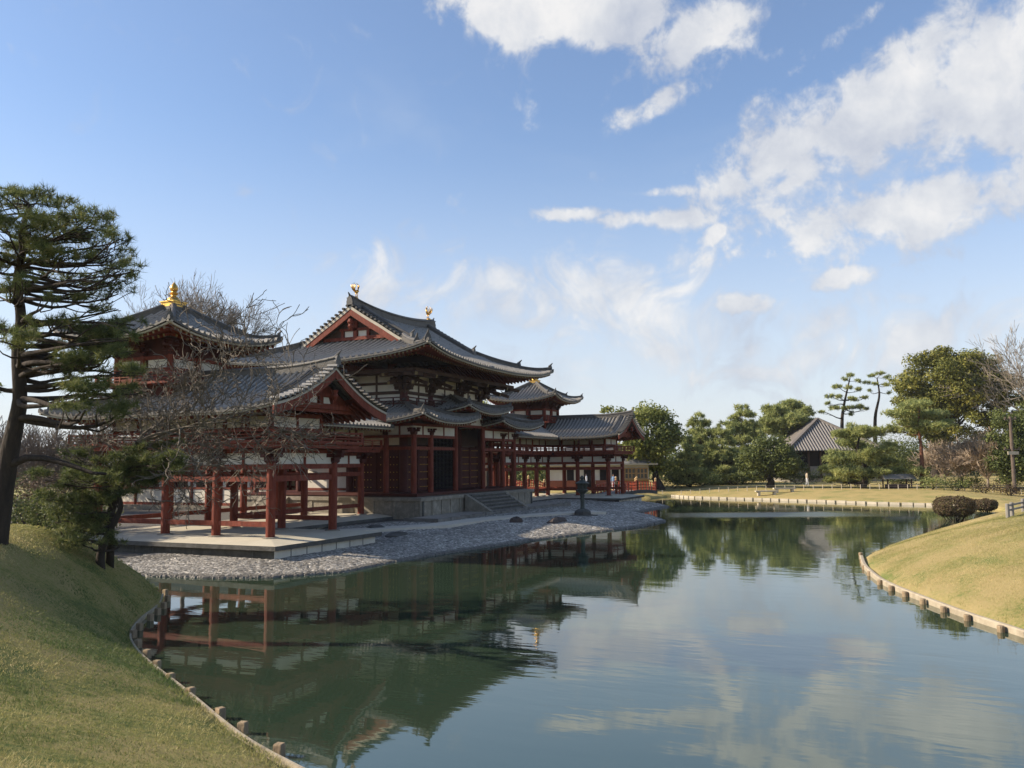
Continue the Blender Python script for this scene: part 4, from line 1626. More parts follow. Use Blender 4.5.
def rock(px, py, sx, sy, sz, label, m=ROCK, seed=0):
    q = hit(px, py)
    g = np.random.default_rng(seed)
    vs, fs = [], []
    nu, nv = 16, 9
    ph = g.uniform(0, 6, 6)
    for i in range(nv):
        th = math.pi * .5 * (1 - i / (nv - 1)) if True else 0
        th = math.pi * (i / (nv - 1))
        for j in range(nu):
            t = 2 * math.pi * j / nu
            r = 1 + .18 * math.sin(2 * t + ph[0]) + .12 * math.sin(3 * t + ph[1] + 2 * th) + .10 * math.sin(5 * t + ph[2] - th * 3) + .08 * math.sin(4 * th + ph[3])
            cz = math.cos(th)
            vs.append((q[0] + sx * r * math.sin(th) * math.cos(t), q[1] + sy * r * math.sin(th) * math.sin(t), q[2] - sz * .15 + sz * (abs(cz) ** .7 * math.copysign(1, cz)) * (1 + .1 * math.sin(3 * t + ph[4]))))
    for i in range(nv - 1):
        for j in range(nu):
            fs.append((i * nu + j, (i + 1) * nu + j, (i + 1) * nu + (j + 1) % nu, i * nu + (j + 1) % nu))
    mb = MB()
    mb.add(vs, fs)
    o = mb.build('rock', [m], org=q, smooth=False)
    tag(o, label, 'rock', 'rocks on the pebble shore')
    return o


rock(517, 523.5, .38, .36, .42, 'pointed dark rock on the pebbles before the hall steps', seed=1)
rock(557, 523, 1.15, .45, .34, 'long flat brown rock on the pebbles near the bronze lantern', seed=2)
rock(397, 536.5, .85, .5, .22, 'low black rock beside the corner of the wing platform', STONE_D, seed=3)
rock(375, 529, .7, .5, .22, 'mossy stone between the two wing platforms', STONE_D, seed=4)


# ------------------------------------------------------------------ pebbles (nobody could count them)
def pebbles():
    poly = np.array(ISLE)
    N = 420000
    P = np.column_stack([rng.uniform(-9, 48, N), rng.uniform(-12, 4.5, N)])
    z, wh = terrain(P)
    d = sdf(P, ISLE)
    keep = (d > -.10) & (wh == 1) & (d < 9)
    # not under buildings, terrace or path
    x, y = P[:, 0], P[:, 1]
    keep &= ~((x > -1.4) & (x < CW + 1.4) & (y > -1.4))
    keep &= ~((x > WW - CW - 1.4) & (x < WW + 1.4) & (y > -1.4))
    keep &= ~((x > 13.3) & (x < 33.2) & (y > -.06))
    pp = [(5.2, 2.6), (8.5, 1.0), (12.0, -.75), (16.5, -.95), (20, -1.75), (23.4, -3.2), (25.6, -5.0)]
    dd = np.full(N, 9.0)
    for a, b in zip(pp[:-1], pp[1:]):
        a, b = np.array(a), np.array(b)
        e = b - a
        t = np.clip(((P - a) @ e) / (e @ e), 0, 1)
        dd = np.minimum(dd, np.linalg.norm(P - a - t[:, None] * e, axis=1))
    keep &= dd > .78
    # thin out with distance
    dist = np.hypot(x - CAM[0], y - CAM[1])
    keep &= rng.random(N) < np.clip(34.0 / dist, .3, 1) ** 1.2
    P, z, d = P[keep], z[keep], d[keep]
    n = len(P)
    s = rng.uniform(.055, .125, n) * np.clip(np.hypot(P[:, 0] - CAM[0], P[:, 1] - CAM[1]) / 36, 1, 1.5)
    yaw = rng.uniform(0, 6.28, n)
    k = 6
    ang = np.arange(k) * 2 * math.pi / k
    ring = np.stack([np.cos(ang), np.sin(ang)], 1)
    V = np.zeros((n, 2 * k + 1, 3))
    jit = rng.uniform(.75, 1.2, (n, k))
    for i in range(k):
        c, s_ = ring[i]
        rx = (c * np.cos(yaw) * 1.25 - s_ * np.sin(yaw) * .85) * s * jit[:, i]
        ry = (c * np.sin(yaw) * 1.25 + s_ * np.cos(yaw) * .85) * s * jit[:, i]
        V[:, i] = np.column_stack([P[:, 0] + rx, P[:, 1] + ry, z - .02])
        V[:, k + i] = np.column_stack([P[:, 0] + rx * .7, P[:, 1] + ry * .7, z + s * rng.uniform(.22, .48, n)])
    V[:, 2 * k] = np.column_stack([P[:, 0] + s * .1, P[:, 1], z + s * .52])
    base = (np.arange(n) * (2 * k + 1))[:, None]
    F = []
    for i in range(k):
        j = (i + 1) % k
        F.append(np.stack([base[:, 0] + i, base[:, 0] + j, base[:, 0] + k + j, base[:, 0] + k + i], 1))
        F.append(np.stack([base[:, 0] + k + i, base[:, 0] + k + j, base[:, 0] + 2 * k, base[:, 0] + 2 * k], 1))
    Q = np.concatenate(F[0::2])
    T = np.concatenate(F[1::2])[:, :3]
    t = np.clip(rng.normal(.45, .26, n) + vnoise(P, .8, 4) * .12, 0, 1)
    t = np.where(d < .22, t * .25, t)      # wet stones at the water
    # quads split into triangles for a single array
    A = np.concatenate([Q[:, [0, 1, 2]], Q[:, [0, 2, 3]], T])
    tint = np.concatenate([np.tile(t, k), np.tile(t, k), np.tile(t, k)])
    o = np_mesh('pebbles', V.reshape(-1, 3), A, PEB, None, None, tint, smooth=False)
    o['kind'] = 'stuff'
    o['label'] = 'grey pebble beach along the water'


pebbles()


# ------------------------------------------------------------------ bank edgings, piles
def resample(pts, step):
    pts = np.array(pts, float)
    L = np.concatenate([[0], np.cumsum(np.linalg.norm(np.diff(pts, axis=0), axis=1))])
    t = np.arange(0, L[-1], step)
    return np.column_stack([np.interp(t, L, pts[:, i]) for i in range(2)])


def smooth_line(pts, it=2):
    pts = np.array(pts, float)
    for _ in range(it):
        q = [pts[0]]
        for a, b in zip(pts[:-1], pts[1:]):
            q += [a * .75 + b * .25, a * .25 + b * .75]
        q.append(pts[-1])
        pts = np.array(q)
    return pts


ORD = ['first', 'second', 'third', 'fourth', 'fifth', 'sixth', 'seventh', 'eighth', 'ninth', 'tenth', 'eleventh', 'twelfth', 'thirteenth', 'fourteenth', 'fifteenth', 'sixteenth', 'seventeenth', 'eighteenth', 'nineteenth', 'twentieth']


def ordinal(n):
    if n <= 20:
        return ORD[n - 1]
    return ['twenty', 'thirty', 'forty', 'fifty', 'sixty', 'seventy', 'eighty'][n // 10 - 2] + ('-' + ORD[n % 10 - 1] if n % 10 else 'th')


def pile(x, y, r, h, label, group, square):
    mb = MB()
    a = R.uniform(-.3, .3)
    if square:
        c, s = math.cos(a), math.sin(a)
        q = [(-r, -r), (r, -r), (r, r), (-r, r)]
        lo = [(x + c * u - s * v, y + s * u + c * v, WZ - .7) for u, v in q]
        hi = [(x + c * u - s * v, y + s * u + c * v, WZ + h) for u, v in q]
        tp = [(x + .86 * (c * u - s * v), y + .86 * (s * u + c * v), WZ + h + .02) for u, v in q]
        mb.hexa(lo + hi)
        mb.hexa(hi + tp)
    else:
        mb.lathe((x, y, WZ - .7), [(r, 0), (r, .7 + h - .02), (r * .88, .7 + h)], 12)
    o = mb.build('wooden_pile', [PILE], org=(x, y, WZ))
    tag(o, label, 'pile', group)


LEFT_LINE = smooth_line(SHORE_L[:-1] + [(-19.0, -18.2)])
mb = MB()
mb.sweep([(x, y, WZ + .06) for x, y in LEFT_LINE], [(-.02, -.6), (.02, -.6), (.02, .05), (-.02, .05)])
o = mb.build('bank_edging', [PLANK])
tag(o, 'thin wooden edging board under the shaded lawn with the big pine', 'edging')
for k, p in enumerate(((162, 591), (164, 597), (160, 604), (154, 610), (146.5, 615.7), (135.4, 625), (129, 632), (133.3, 642), (142, 652), (151.5, 663), (165, 676), (184.6, 690.4), (214, 711), (236, 725.5), (272, 747.5))):
    q = onz(*p, WZ + .13)
    pile(q[0] + .07, q[1] - .06, .058, .15, f'{ORD[k]} square pile from the lawn tip along the bank of the big pine', 'square piles along the shaded bank', True)

RIGHT_LINE = smooth_line(SHORE_R)
mb = MB()
mb.sweep([(x - .02, y + .05, WZ + .12) for x, y in RIGHT_LINE], [(-.07, -.6), (.07, -.6), (.07, .0), (.04, .03), (-.04, .03), (-.07, .0)])
o = mb.build('bank_edging', [PLANK])
tag(o, 'pale log edging at the foot of the sunlit lawn mound', 'edging')
for k, p in enumerate([(863.5, 556), (865, 563), (867.5, 569.5), (873, 575.5), (883.5, 584.5), (895, 590.5), (909, 596.5), (927, 604), (948, 612), (972, 620.5), (1006, 632)]):
    q = onz(*p, WZ)
    pile(q[0] - .05, q[1] + .10, .078, .14, f'{ORD[k]} round pile from the far tip along the sunlit mound edging', 'round piles along the sunlit mound', False)

# far bank: pale stone blocks
line = resample(SHORE_N, .98)
for k, (a, b) in enumerate(zip(line[:-1], line[1:])):
    d = (b - a) / np.linalg.norm(b - a)
    mb = MB()
    a2, b2 = a + d * .05, b - d * (.06 + .04 * (k % 3))
    mb.beam((*a2, WZ + .02), (*b2, WZ + .02), .28, .33 + .03 * (k % 2))
    o = mb.build('edging_stone', [FARSTONE], org=(*((a + b) / 2), WZ))
    tag(o, f'{ordinal(k + 1)} pale edging block along the far bank, counted from the bridge end', 'edging stone', 'pale edging blocks on the far bank')


# ------------------------------------------------------------------ grass
def grass():
    N = 620000
    X = rng.uniform(-26, -6, N)
    Y = rng.uniform(-22, 4, N)
    P = np.column_stack([X, Y])
    rel = P - CAM[:2]
    dep = rel @ np.array([math.cos(YAW), math.sin(YAW)])
    lat = rel @ np.array([math.sin(YAW), -math.cos(YAW)])
    keep = (dep > 2.5) & (lat / dep > -.68) & (lat / dep < -.2)
    keep &= rng.random(N) < np.clip(8.0 / np.maximum(dep, 1), .25, 1)
    P, dep = P[keep], dep[keep]
    z, wh = terrain(P)
    d = sdf(P, BANK_L)
    k2 = d > .05
    P, dep, z = P[k2], dep[k2], z[k2]
    # sunlit mound
    M_ = 260000
    Q = np.column_stack([rng.uniform(-9, 14, M_), rng.uniform(-32, -21, M_)])
    zq, wq = terrain(Q)
    kq = (sdf(Q, R_LAND) + .25 * vnoise(Q, 2.3, 7) > rng.uniform(.1, .7, M_)) & (rng.random(M_) < .35 + .65 * np.clip(vnoise(Q, 1.3, 2) + .5, 0, 1))
    Q, zq = Q[kq], zq[kq]
    which = np.concatenate([np.zeros(len(P)), np.ones(len(Q))])
    dep = np.concatenate([dep, np.full(len(Q), 9.0)])
    P = np.concatenate([P, Q])
    z = np.concatenate([z, zq])
    n = len(P)
    h = rng.uniform(.015, .04, n) * np.where(which > 0, 1.2, 1)
    edge_ = np.where(which > 0, sdf(P, R_LAND), sdf(P, BANK_L))
    h = h * np.where(edge_ < .35, 1.9, 1)
    w = np.clip(dep * .00052, .003, .02)
    yaw = rng.uniform(0, 6.28, n)
    lean = rng.normal(0, .8, (n, 2)) * h[:, None]
    dx, dy = np.cos(yaw) * w, np.sin(yaw) * w
    V = np.zeros((n, 3, 3))
    V[:, 0] = np.column_stack([P[:, 0] - dx, P[:, 1] - dy, z - .004])
    V[:, 1] = np.column_stack([P[:, 0] + dx, P[:, 1] + dy, z - .004])
    V[:, 2] = np.column_stack([P[:, 0] + lean[:, 0], P[:, 1] + lean[:, 1], z + h])
    F = np.arange(n * 3).reshape(n, 3)
    nz = vnoise(P, .55, 5) * .24 + vnoise(P, 1.7, 9) * .16 + vnoise(P, 4.1, 2) * .08
    t = np.clip(rng.normal(.43, .13, n) + nz * 1.75 + np.where(which > 0, .16, 0), 0, 1)
    dl_ = sdf(P, BANK_L)
    t = np.where(which == 0, np.clip(t + .30 * np.clip((dl_ - 2.1 + .9 * vnoise(P, .8, 6)) / 1.1, -.6, 1), 0, 1), t)
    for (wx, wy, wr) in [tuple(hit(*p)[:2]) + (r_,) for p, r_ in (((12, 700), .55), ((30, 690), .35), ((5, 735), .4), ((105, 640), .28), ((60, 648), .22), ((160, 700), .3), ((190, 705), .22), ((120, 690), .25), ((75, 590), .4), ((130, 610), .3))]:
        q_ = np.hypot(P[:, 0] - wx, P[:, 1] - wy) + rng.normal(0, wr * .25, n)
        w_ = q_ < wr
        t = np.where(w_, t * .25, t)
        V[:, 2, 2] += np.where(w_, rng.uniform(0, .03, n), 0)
    o = np_mesh('grass', V.reshape(-1, 3), F, GRASS, None, None, t)
    o['kind'] = 'stuff'
    o['label'] = 'short winter grass on the pond banks'


grass()


# ------------------------------------------------------------------ vegetation
def leaves_at(C, nrm, size, asp, g):
    """quads centred on C facing nrm with random spin"""
    n = len(C)
    nrm = nrm / np.maximum(np.linalg.norm(nrm, axis=1, keepdims=True), 1e-9)
    r = g.normal(size=(n, 3))
    a = np.cross(nrm, r)
    a /= np.maximum(np.linalg.norm(a, axis=1, keepdims=True), 1e-9)
    b = np.cross(nrm, a)
    a = a * size[:, None] * .5
    b = b * (size * asp)[:, None] * .5
    V = np.stack([C - a, C - b, C + a, C + b], 1)
    F = np.arange(n * 4).reshape(n, 4)
    return V.reshape(-1, 3), F


def clump_cloud(clumps, per, size, g, asp=.6, shell=.55, flat=0.0):
    """leaves spread through a list of (centre, (rx,ry,rz)) clumps, denser towards their skin; per = leaves per m2 of skin"""
    CS, NS, TS = [], [], []
    for (c, r) in clumps:
        r = np.array(r, float)
        area = 4 * math.pi * ((r[0] * r[1]) ** 1.6 / 3 + (r[0] * r[2]) ** 1.6 / 3 + (r[1] * r[2]) ** 1.6 / 3) ** (1 / 1.6)
        n = max(20, int(area * per))
        d = g.normal(size=(n, 3))
        d /= np.linalg.norm(d, axis=1, keepdims=True)
        rr = np.clip(g.random(n) ** shell, 0, 1) * g.uniform(.82, 1.14, n)
        p = np.array(c) + d * r * rr[:, None]
        CS.append(p)
        nn = d * np.array([1, 1, 1.4]) + g.normal(size=(n, 3)) * .65 + np.array([0, 0, .35 + flat])
        NS.append(nn)
        TS.append(np.clip(g.normal(.45, .22, n) + g.normal(0, .14), 0, 1))
    C, Nn, T = np.concatenate(CS), np.concatenate(NS), np.concatenate(TS)
    V, F = leaves_at(C, Nn, g.uniform(.7, 1.3, len(C)) * size, asp, g)
    return V, F, T


def needle_cloud(pads, per, length, width, g, blades=9):
    """pine tufts: fans of thin blades on the upper side of flattened pads"""
    CS, TS = [], []
    for (c, r) in pads:
        r = np.array(r, float)
        n = max(6, int(math.pi * r[0] * r[1] * per))
        d = g.normal(size=(n, 3))
        d /= np.linalg.norm(d, axis=1, keepdims=True)
        d[:, 2] = np.where(g.random(n) < .75, np.abs(d[:, 2]), d[:, 2])
        rr = g.random(n) ** .45 * g.uniform(.8, 1.15, n)
        CS.append(np.array(c) + d * r * rr[:, None])
        TS.append(np.clip(g.normal(.42, .22, n) + g.normal(0, .12), 0, 1))
    C, T = np.concatenate(CS), np.concatenate(TS)
    n = len(C)
    m = n * blades
    C = np.repeat(C, blades, 0)
    T = np.clip(np.repeat(T, blades) + g.normal(0, .08, m), 0, 1)
    d = g.normal(size=(m, 3))
    d[:, 2] += .55
    d /= np.linalg.norm(d, axis=1, keepdims=True)
    L = g.uniform(.6, 1.25, m) * length
    s = np.cross(d, g.normal(size=(m, 3)))
    s /= np.maximum(np.linalg.norm(s, axis=1, keepdims=True), 1e-9)
    s *= width * .5
    V = np.stack([C - s, C + s, C + d * L[:, None]], 1).reshape(-1, 3)
    F = np.arange(m * 3).reshape(m, 3)
    return V, F, T


def limb(mb, a, b, r0, r1, g, sag=0.0, n=6, wob=.06, k=7):
    a, b = np.array(a, float), np.array(b, float)
    L = np.linalg.norm(b - a)
    pts, rs = [], []
    o1, o2 = g.normal(0, wob * L, 3), g.normal(0, wob * L, 3)
    for i in range(n + 1):
        t = i / n
        p = a + (b - a) * t + o1 * math.sin(math.pi * t) + o2 * math.sin(2 * math.pi * t) * .5
        p[2] -= sag * math.sin(math.pi * t) * L
        pts.append(p)
        rs.append(r0 + (r1 - r0) * t ** .8)
    mb.tube(pts, rs, k)
    return pts


def leaf_tree(name, label, cat, base, h, crown, leafm, barkm, seed, size=.32, per=14, nclump=46, tr=.3, clump=.30, fork=.35, group=None, asp=.6, jitter=.16, shell=.5):
    """broadleaf tree: crown = list of (centre offset from the base, radii) main masses"""
    g = np.random.default_rng(seed)
    base = np.array(base, float)
    root = thing(name, label, cat, base, group)
    clumps = []
    tot = sum(r[0] * r[2] for _, r in crown)
    for (c, r) in crown:
        r = np.array(r)
        k = max(5, int(nclump * r[0] * r[2] / tot))
        for i in range(k):
            d = g.normal(size=3)
            d /= np.linalg.norm(d)
            q = np.array(c) + d * r * g.uniform(.55, .95)
            cr = r.mean() * clump * g.uniform(.7, 1.35)
            clumps.append((base + q, (cr * 1.15, cr * 1.15, cr * .85)))
    V, F, T = clump_cloud(clumps, per, size, g, asp, shell)
    np_mesh('crown', V, F, leafm, None, root, T)
    mb = MB()
    top = base + np.array(crown[0][0])
    f = base + (top - base) * fork
    mb.tube([base - np.array([0, 0, .4]), base + (f - base) * .1, base + (f - base) * .6 + g.normal(0, .05 * h * .2, 3) * np.array([1, 1, 0]), f], [tr * 1.5, tr * 1.1, tr * .85, tr * .75], 9)
    idx = g.permutation(len(clumps))[:min(16, len(clumps))]
    for i in idx:
        limb(mb, f, clumps[i][0], tr * .45, tr * .06, g, -.05, 5, .08, 5)
    mb.build('trunk', [barkm], root, smooth=True)
    return root


def pine(name, label, base, h, pads, leafm, barkm, seed, trunk=None, tr=.22, per=10, length=.4, width=.07, blades=8, cat='pine tree', group=None, flare=.35, extra=()):
    """pine: pads = list of (offset from base, radii); trunk = list of offsets"""
    g = np.random.default_rng(seed)
    base = np.array(base, float)
    root = thing(name, label, cat, base, group)
    P = [(base + np.array(c, float), r) for c, r in pads]
    sub = []
    for (c, r) in P:
        k = max(3, int(5 * r[0] * r[1] / max(.4, r[2])) if r[0] > .5 else 3)
        k = min(k, 12)
        for i in range(k):
            a, q = g.uniform(0, 6.28), math.sqrt(g.random())
            s = g.uniform(.35, .6)
            sub.append((c + np.array([math.cos(a) * q * r[0] * .75, math.sin(a) * q * r[1] * .75, g.normal(0, r[2] * .35)]), (r[0] * s, r[1] * s, r[2] * .7)))
    V, F, T = needle_cloud(sub, per, length, width, g, blades)
    np_mesh('crown', V, F, leafm, None, root, T)
    mb = MB()
    tp = [base + np.array(q, float) for q in (trunk or [(0, 0, 0), (0, 0, h)])]
    n = len(tp)
    tp[0] = tp[0] - np.array([0, 0, .3])
    # smooth trunk
    t = np.linspace(0, n - 1, n * 4)
    A = np.array(tp)
    pts = np.column_stack([np.interp(t, np.arange(n), A[:, i]) for i in range(3)])
    for _ in range(2):
        pts[1:-1] = (pts[:-2] + 2 * pts[1:-1] + pts[2:]) / 4
    rs = tr * (1 - .78 * np.linspace(0, 1, len(pts))) + tr * flare * np.exp(-np.linspace(0, 1, len(pts)) * 9)
    mb.tube(pts, list(rs), 10)
    for (line, r0_, r1_) in extra:
        mb.tube([base + np.array(q, float) for q in line], list(np.linspace(r0_, r1_, len(line))), 8)
    for (c, r) in P:
        zz = c[2] - abs(c[0] - base[0]) * .12 - .15 * r[0]
        d = np.abs(pts[:, 2] - zz) + .15 * np.linalg.norm(pts[:, :2] - c[:2], axis=1)
        i = int(np.argmin(d))
        e = c - np.array([0, 0, r[2] * .3])
        L = limb(mb, pts[i], e, rs[i] * .5, max(.012, rs[i] * .12), g, .04, 6, .06, 6)
        for q in range(3):
            a = g.uniform(0, 6.28)
            limb(mb, L[3 + q], c + np.array([math.cos(a) * r[0] * .7, math.sin(a) * r[1] * .7, r[2] * .1]), rs[i] * .18, .01, g, .05, 4, .08, 4)
    mb.build('trunk', [barkm], root, smooth=True)
    return root


def branch_rec(mb, tips, p, d, L, r, lev, g, spec, cur=0):
    """spec: dict with n (children), spread, curl, up, ratio, rmin"""
    pts, rs = [np.array(p)], [r]
    nseg = spec.get('seg', 5)
    dd = d.copy()
    for i in range(nseg):
        dd = dd + g.normal(0, spec['curl'], 3) + np.array([0, 0, spec['up'] if lev > spec.get('uplev', -1) else spec.get('down', 0)])
        dd /= np.linalg.norm(dd)
        pts.append(pts[-1] + dd * L / nseg)
        rs.append(max(spec['rmin'], r * (1 - .45 * (i + 1) / nseg)))
    mb.tube(pts, rs, 6 if r > .05 else (4 if r > .02 else 3), cap=False)
    if lev == 0:
        tips.append(pts[-1])
        return
    for k in range(spec['n']):
        i = nseg if k == 0 else int(g.integers(1, nseg + 1))
        ax = g.normal(size=3)
        ax -= ax @ dd * dd
        ax /= np.linalg.norm(ax)
        sp = spec['spread'] * (.35 if k == 0 else g.uniform(.7, 1.2))
        nd = dd * math.cos(sp) + ax * math.sin(sp)
        branch_rec(mb, tips, pts[i], nd, L * spec['ratio'] * g.uniform(.8, 1.15), max(spec['rmin'], rs[i] * (.82 if k == 0 else .6)), lev - 1, g, spec)


def bare_tree(name, label, base, limbs, r, barkm, twigm, seed, spec, lev, trunk_pts=None, cat='bare tree'):
    g = np.random.default_rng(seed)
    base = np.array(base, float)
    root = thing(name, label, cat, base)
    mb = MB()
    tp = [base + np.array(q, float) for q in (trunk_pts or [(0, 0, -.3), (0, 0, 1)])]
    rs = list(np.linspace(r * 1.25, r * .85, len(tp)))
    mb.tube(tp, rs, 10)
    mt = MB()
    tips = []
    for (d, L, k) in limbs:
        d = np.array(d, float)
        d /= np.linalg.norm(d)
        start = tp[min(k, len(tp) - 1)]
        branch_rec(mt, tips, start, d, L, r * .55, lev, g, spec)
    mb.build('trunk', [barkm], root, smooth=True)
    mt.build('crown', [twigm], root)
    return root


def dpx(px, depth):
    return px * depth / F_PX


# lateral unit vector (image right) on the ground, and depth direction
LAT = np.array([math.sin(YAW), -math.cos(YAW), 0])
DEP = np.array([math.cos(YAW), math.sin(YAW), 0])


def off(lat, dep, z):
    return LAT * lat + DEP * dep + np.array([0, 0, z])


# --- the big pine on the shaded bank
g = np.random.default_rng(5)
PD = 18.5
b0 = at(-10, 531, PD)
b0[2] = gz(b0[0], b0[1]) - .1


def pad(px, py, rx, ry, dd=None, D=PD, base=None):
    base = b0 if base is None else base
    dd = g.uniform(-1.7, 1.7) if dd is None else dd
    c = at(px, py, D + dd)
    return (c - base, (dpx(rx, D), dpx(rx, D) * .9, dpx(ry, D)))


pads = [pad(*q) for q in (
    (8, 200, 30, 9), (42, 198, 30, 9), (70, 212, 30, 10), (95, 228, 26, 9), (30, 222, 34, 9), (115, 240, 20, 9), (62, 236, 34, 8), (-25, 205, 36, 10), (-45, 230, 40, 12),
    (126, 262, 18, 10), (95, 258, 28, 7), (60, 262, 30, 6), (112, 282, 22, 8), (76, 282, 26, 6), (130, 276, 14, 9), (95, 300, 26, 6), (-30, 260, 36, 9), (5, 250, 22, 6), (-50, 290, 40, 10), (10, 285, 20, 5),
    (85, 330, 36, 9), (62, 322, 22, 7), (112, 338, 26, 8), (20, 342, 30, 11), (100, 352, 28, 8), (-20, 330, 34, 10), (70, 362, 34, 7), (118, 372, 30, 10), (138, 392, 24, 10), (100, 388, 36, 8), (40, 372, 26, 5),
    (85, 408, 30, 8), (120, 410, 30, 9), (-40, 380, 40, 10), (20, 232, 20, 7), (45, 240, 26, 7), (112, 322, 16, 7), (90, 342, 30, 9), (122, 352, 20, 8), (60, 345, 24, 6), (12, 192, 26, 8), (62, 200, 26, 8), (88, 215, 24, 9), (108, 228, 22, 9), (50, 222, 30, 10), (80, 240, 30, 9), (112, 252, 22, 9), (40, 250, 26, 7), (5, 222, 26, 10), (100, 270, 26, 8), (128, 270, 14, 10), (60, 280, 26, 7), (118, 292, 20, 7), (85, 296, 24, 6), (-20, 245, 30, 10), (25, 268, 16, 5), (105, 310, 22, 6), (70, 252, 24, 8), (0, 265, 20, 6))]
for _ in range(46):
    if g.random() < .6:
        x_, y_ = g.uniform(-30, 132), g.uniform(190, 305)
        if (max(0, x_) / 140) ** 2 + ((y_ - 265) / 82) ** 2 > 1 and y_ < 265:
            continue
    else:
        x_, y_ = g.uniform(30, 140), g.uniform(318, 400)
    pads.append(pad(x_, y_, g.uniform(9, 17), g.uniform(4, 8)))
tr_px = [(-10, 531), (2, 490), (12, 440), (21, 400), (17, 350), (22, 318), (16, 282), (24, 248), (23, 225), (30, 205)]
trunk = [at(x, y, PD) - b0 for x, y in tr_px]
trunk[0] = np.array([0, 0, 0.0])
pine('pine_tree', 'tall dark pine with a thick trunk standing on the shaded lawn bank', b0, 9, pads, L_PINE_N, BARK_P, 5, trunk, tr=.19, per=66, length=.18, width=.013, blades=15, flare=.9, extra=[([at(x_, y_, PD - .05 * k_) - b0 for k_, (x_, y_) in enumerate(((2, 474), (12, 464), (26, 458), (44, 458), (60, 462), (76, 467), (92, 473), (106, 474)))], .10, .03)])

# --- trees beyond the picture edge whose shade falls on the wing, the lawn and the mound
def side_tree(x, y, h, label, seed, name='evergreen_tree'):
    z0 = max(gz(x, y), WZ + .3)
    b = np.array([x, y, z0])
    leaf_tree(name, label, 'tree', b, h, [((0, 0, h * .62), (h * .26, h * .26, h * .30)), ((.8, -.6, h * .45), (h * .24, h * .24, h * .16))], L_DARK, BARK_P, seed, .30, 9, 46, .3, .34)


side_tree(-4.6, 18.0, 11.0, 'tall evergreen beyond the picture edge that shades the near wing', 201)
side_tree(0.6, 24.8, 12.0, 'second evergreen beyond the picture edge, farther along the moat', 202)

# --- small leaning pine at the water's edge
SD = 19.5
s0 = hit(101, 567)
SD = float((s0 - CAM) @ _fw)
pads = [pad(*q, D=SD, base=s0, dd=g.uniform(-.7, .7)) for q in (
    (75, 478, 24, 9), (105, 462, 22, 8), (130, 470, 24, 10), (160, 462, 22, 9), (165, 448, 20, 8), (60, 500, 24, 9), (95, 500, 24, 9), (85, 522, 24, 9), (120, 492, 20, 8), (70, 455, 20, 7), (112, 520, 16, 8), (150, 478, 16, 6), (75, 540, 20, 7), (120, 545, 14, 6), (98, 480, 26, 9), (45, 478, 18, 8), (108, 502, 20, 9), (84, 512, 22, 9), (70, 522, 20, 9), (112, 534, 12, 7), (92, 545, 14, 7), (145, 462, 26, 13), (120, 478, 26, 13), (168, 458, 20, 12), (155, 472, 24, 12), (132, 452, 22, 10), (175, 468, 14, 9), (148, 485, 20, 9), (90, 470, 28, 12), (70, 492, 26, 12), (108, 488, 24, 12), (88, 530, 24, 10), (72, 510, 24, 12))]
tr_px = [(101, 566), (100, 552), (110, 530), (122, 508), (118, 492), (128, 472), (140, 458)]
trunk = [at(x, y, SD) - s0 for x, y in tr_px]
trunk[0] = np.zeros(3)
pine('pine_tree', 'small leaning pine at the lawn tip over the water', s0, 3, pads, L_PINE_N, BARK_P, 6, trunk, tr=.105, per=120, length=.16, width=.016, blades=13)

# --- bare twisted tree in front of the wing
BD = 22.5
tb0 = hit(110, 565)
BD = float((tb0 - CAM) @ _fw)
tr_pts = [at(x, y, BD) - tb0 for x, y in ((106, 556), (111, 512), (120, 485), (125, 468), (138, 442))]
tr_pts[0] = np.array([0, 0, -.2])
limbs = [(off(.9, .1, .75), 1.5, 3), (off(.30, -.2, 1.2), 1.15, 4), (off(-.15, .2, 1.3), 1.15, 3), (off(1.3, .2, .42), 2.0, 4), (off(1.2, -.4, .55), 1.8, 3), (off(.1, .5, 1.4), 1.15, 4), (off(-.8, 0, .9), .9, 3), (off(.85, .5, .70), 1.35, 4), (off(1.5, 0, .30), 2.2, 4), (off(1.4, .4, .35), 2.1, 4)]
spec = dict(n=3, spread=.78, curl=.25, up=.025, down=.02, ratio=.75, rmin=.0095, seg=5)
bare_tree('bare_tree', 'leafless tree of pale twisted branches in front of the near wing', tb0, limbs, .085, BARK_P, BARK_L, 21, spec, 5, tr_pts)

# --- fine bare tree behind the tower
q = at(185, 470, 66)
spec2 = dict(n=4, spread=.6, curl=.09, up=.05, ratio=.72, rmin=.012, seg=4)
q[2] = -.4
bare_tree('bare_tree', 'fine twigged bare tree rising behind the golden finial', q, [(off(a, b, 1.4), 3.0, 3) for a, b in ((-.7, 0), (.5, .2), (0, -.4), (.1, .5), (.9, 0), (-1.1, .2), (.4, -.5), (-.4, .3), (1.0, .2))], .16, BARK_T, BARK_F, 31, spec2, 5, [(0, 0, -.3), (0, 0, 3.5), (.1, 0, 6.5), (.2, 0, 9.0)])


# --- far bank trees
def far_base(px, depth):
    p = at(px, 480, depth)
    return np.array([p[0], p[1], gz(p[0], p[1])])


def ell(px0, py, rx, ry, D, base, dd=0.0, dr=1.0):
    c = at(px0, py, D + dd) - base
    return (c, (dpx(rx, D), dpx(rx, D) * dr, dpx(ry, D)))


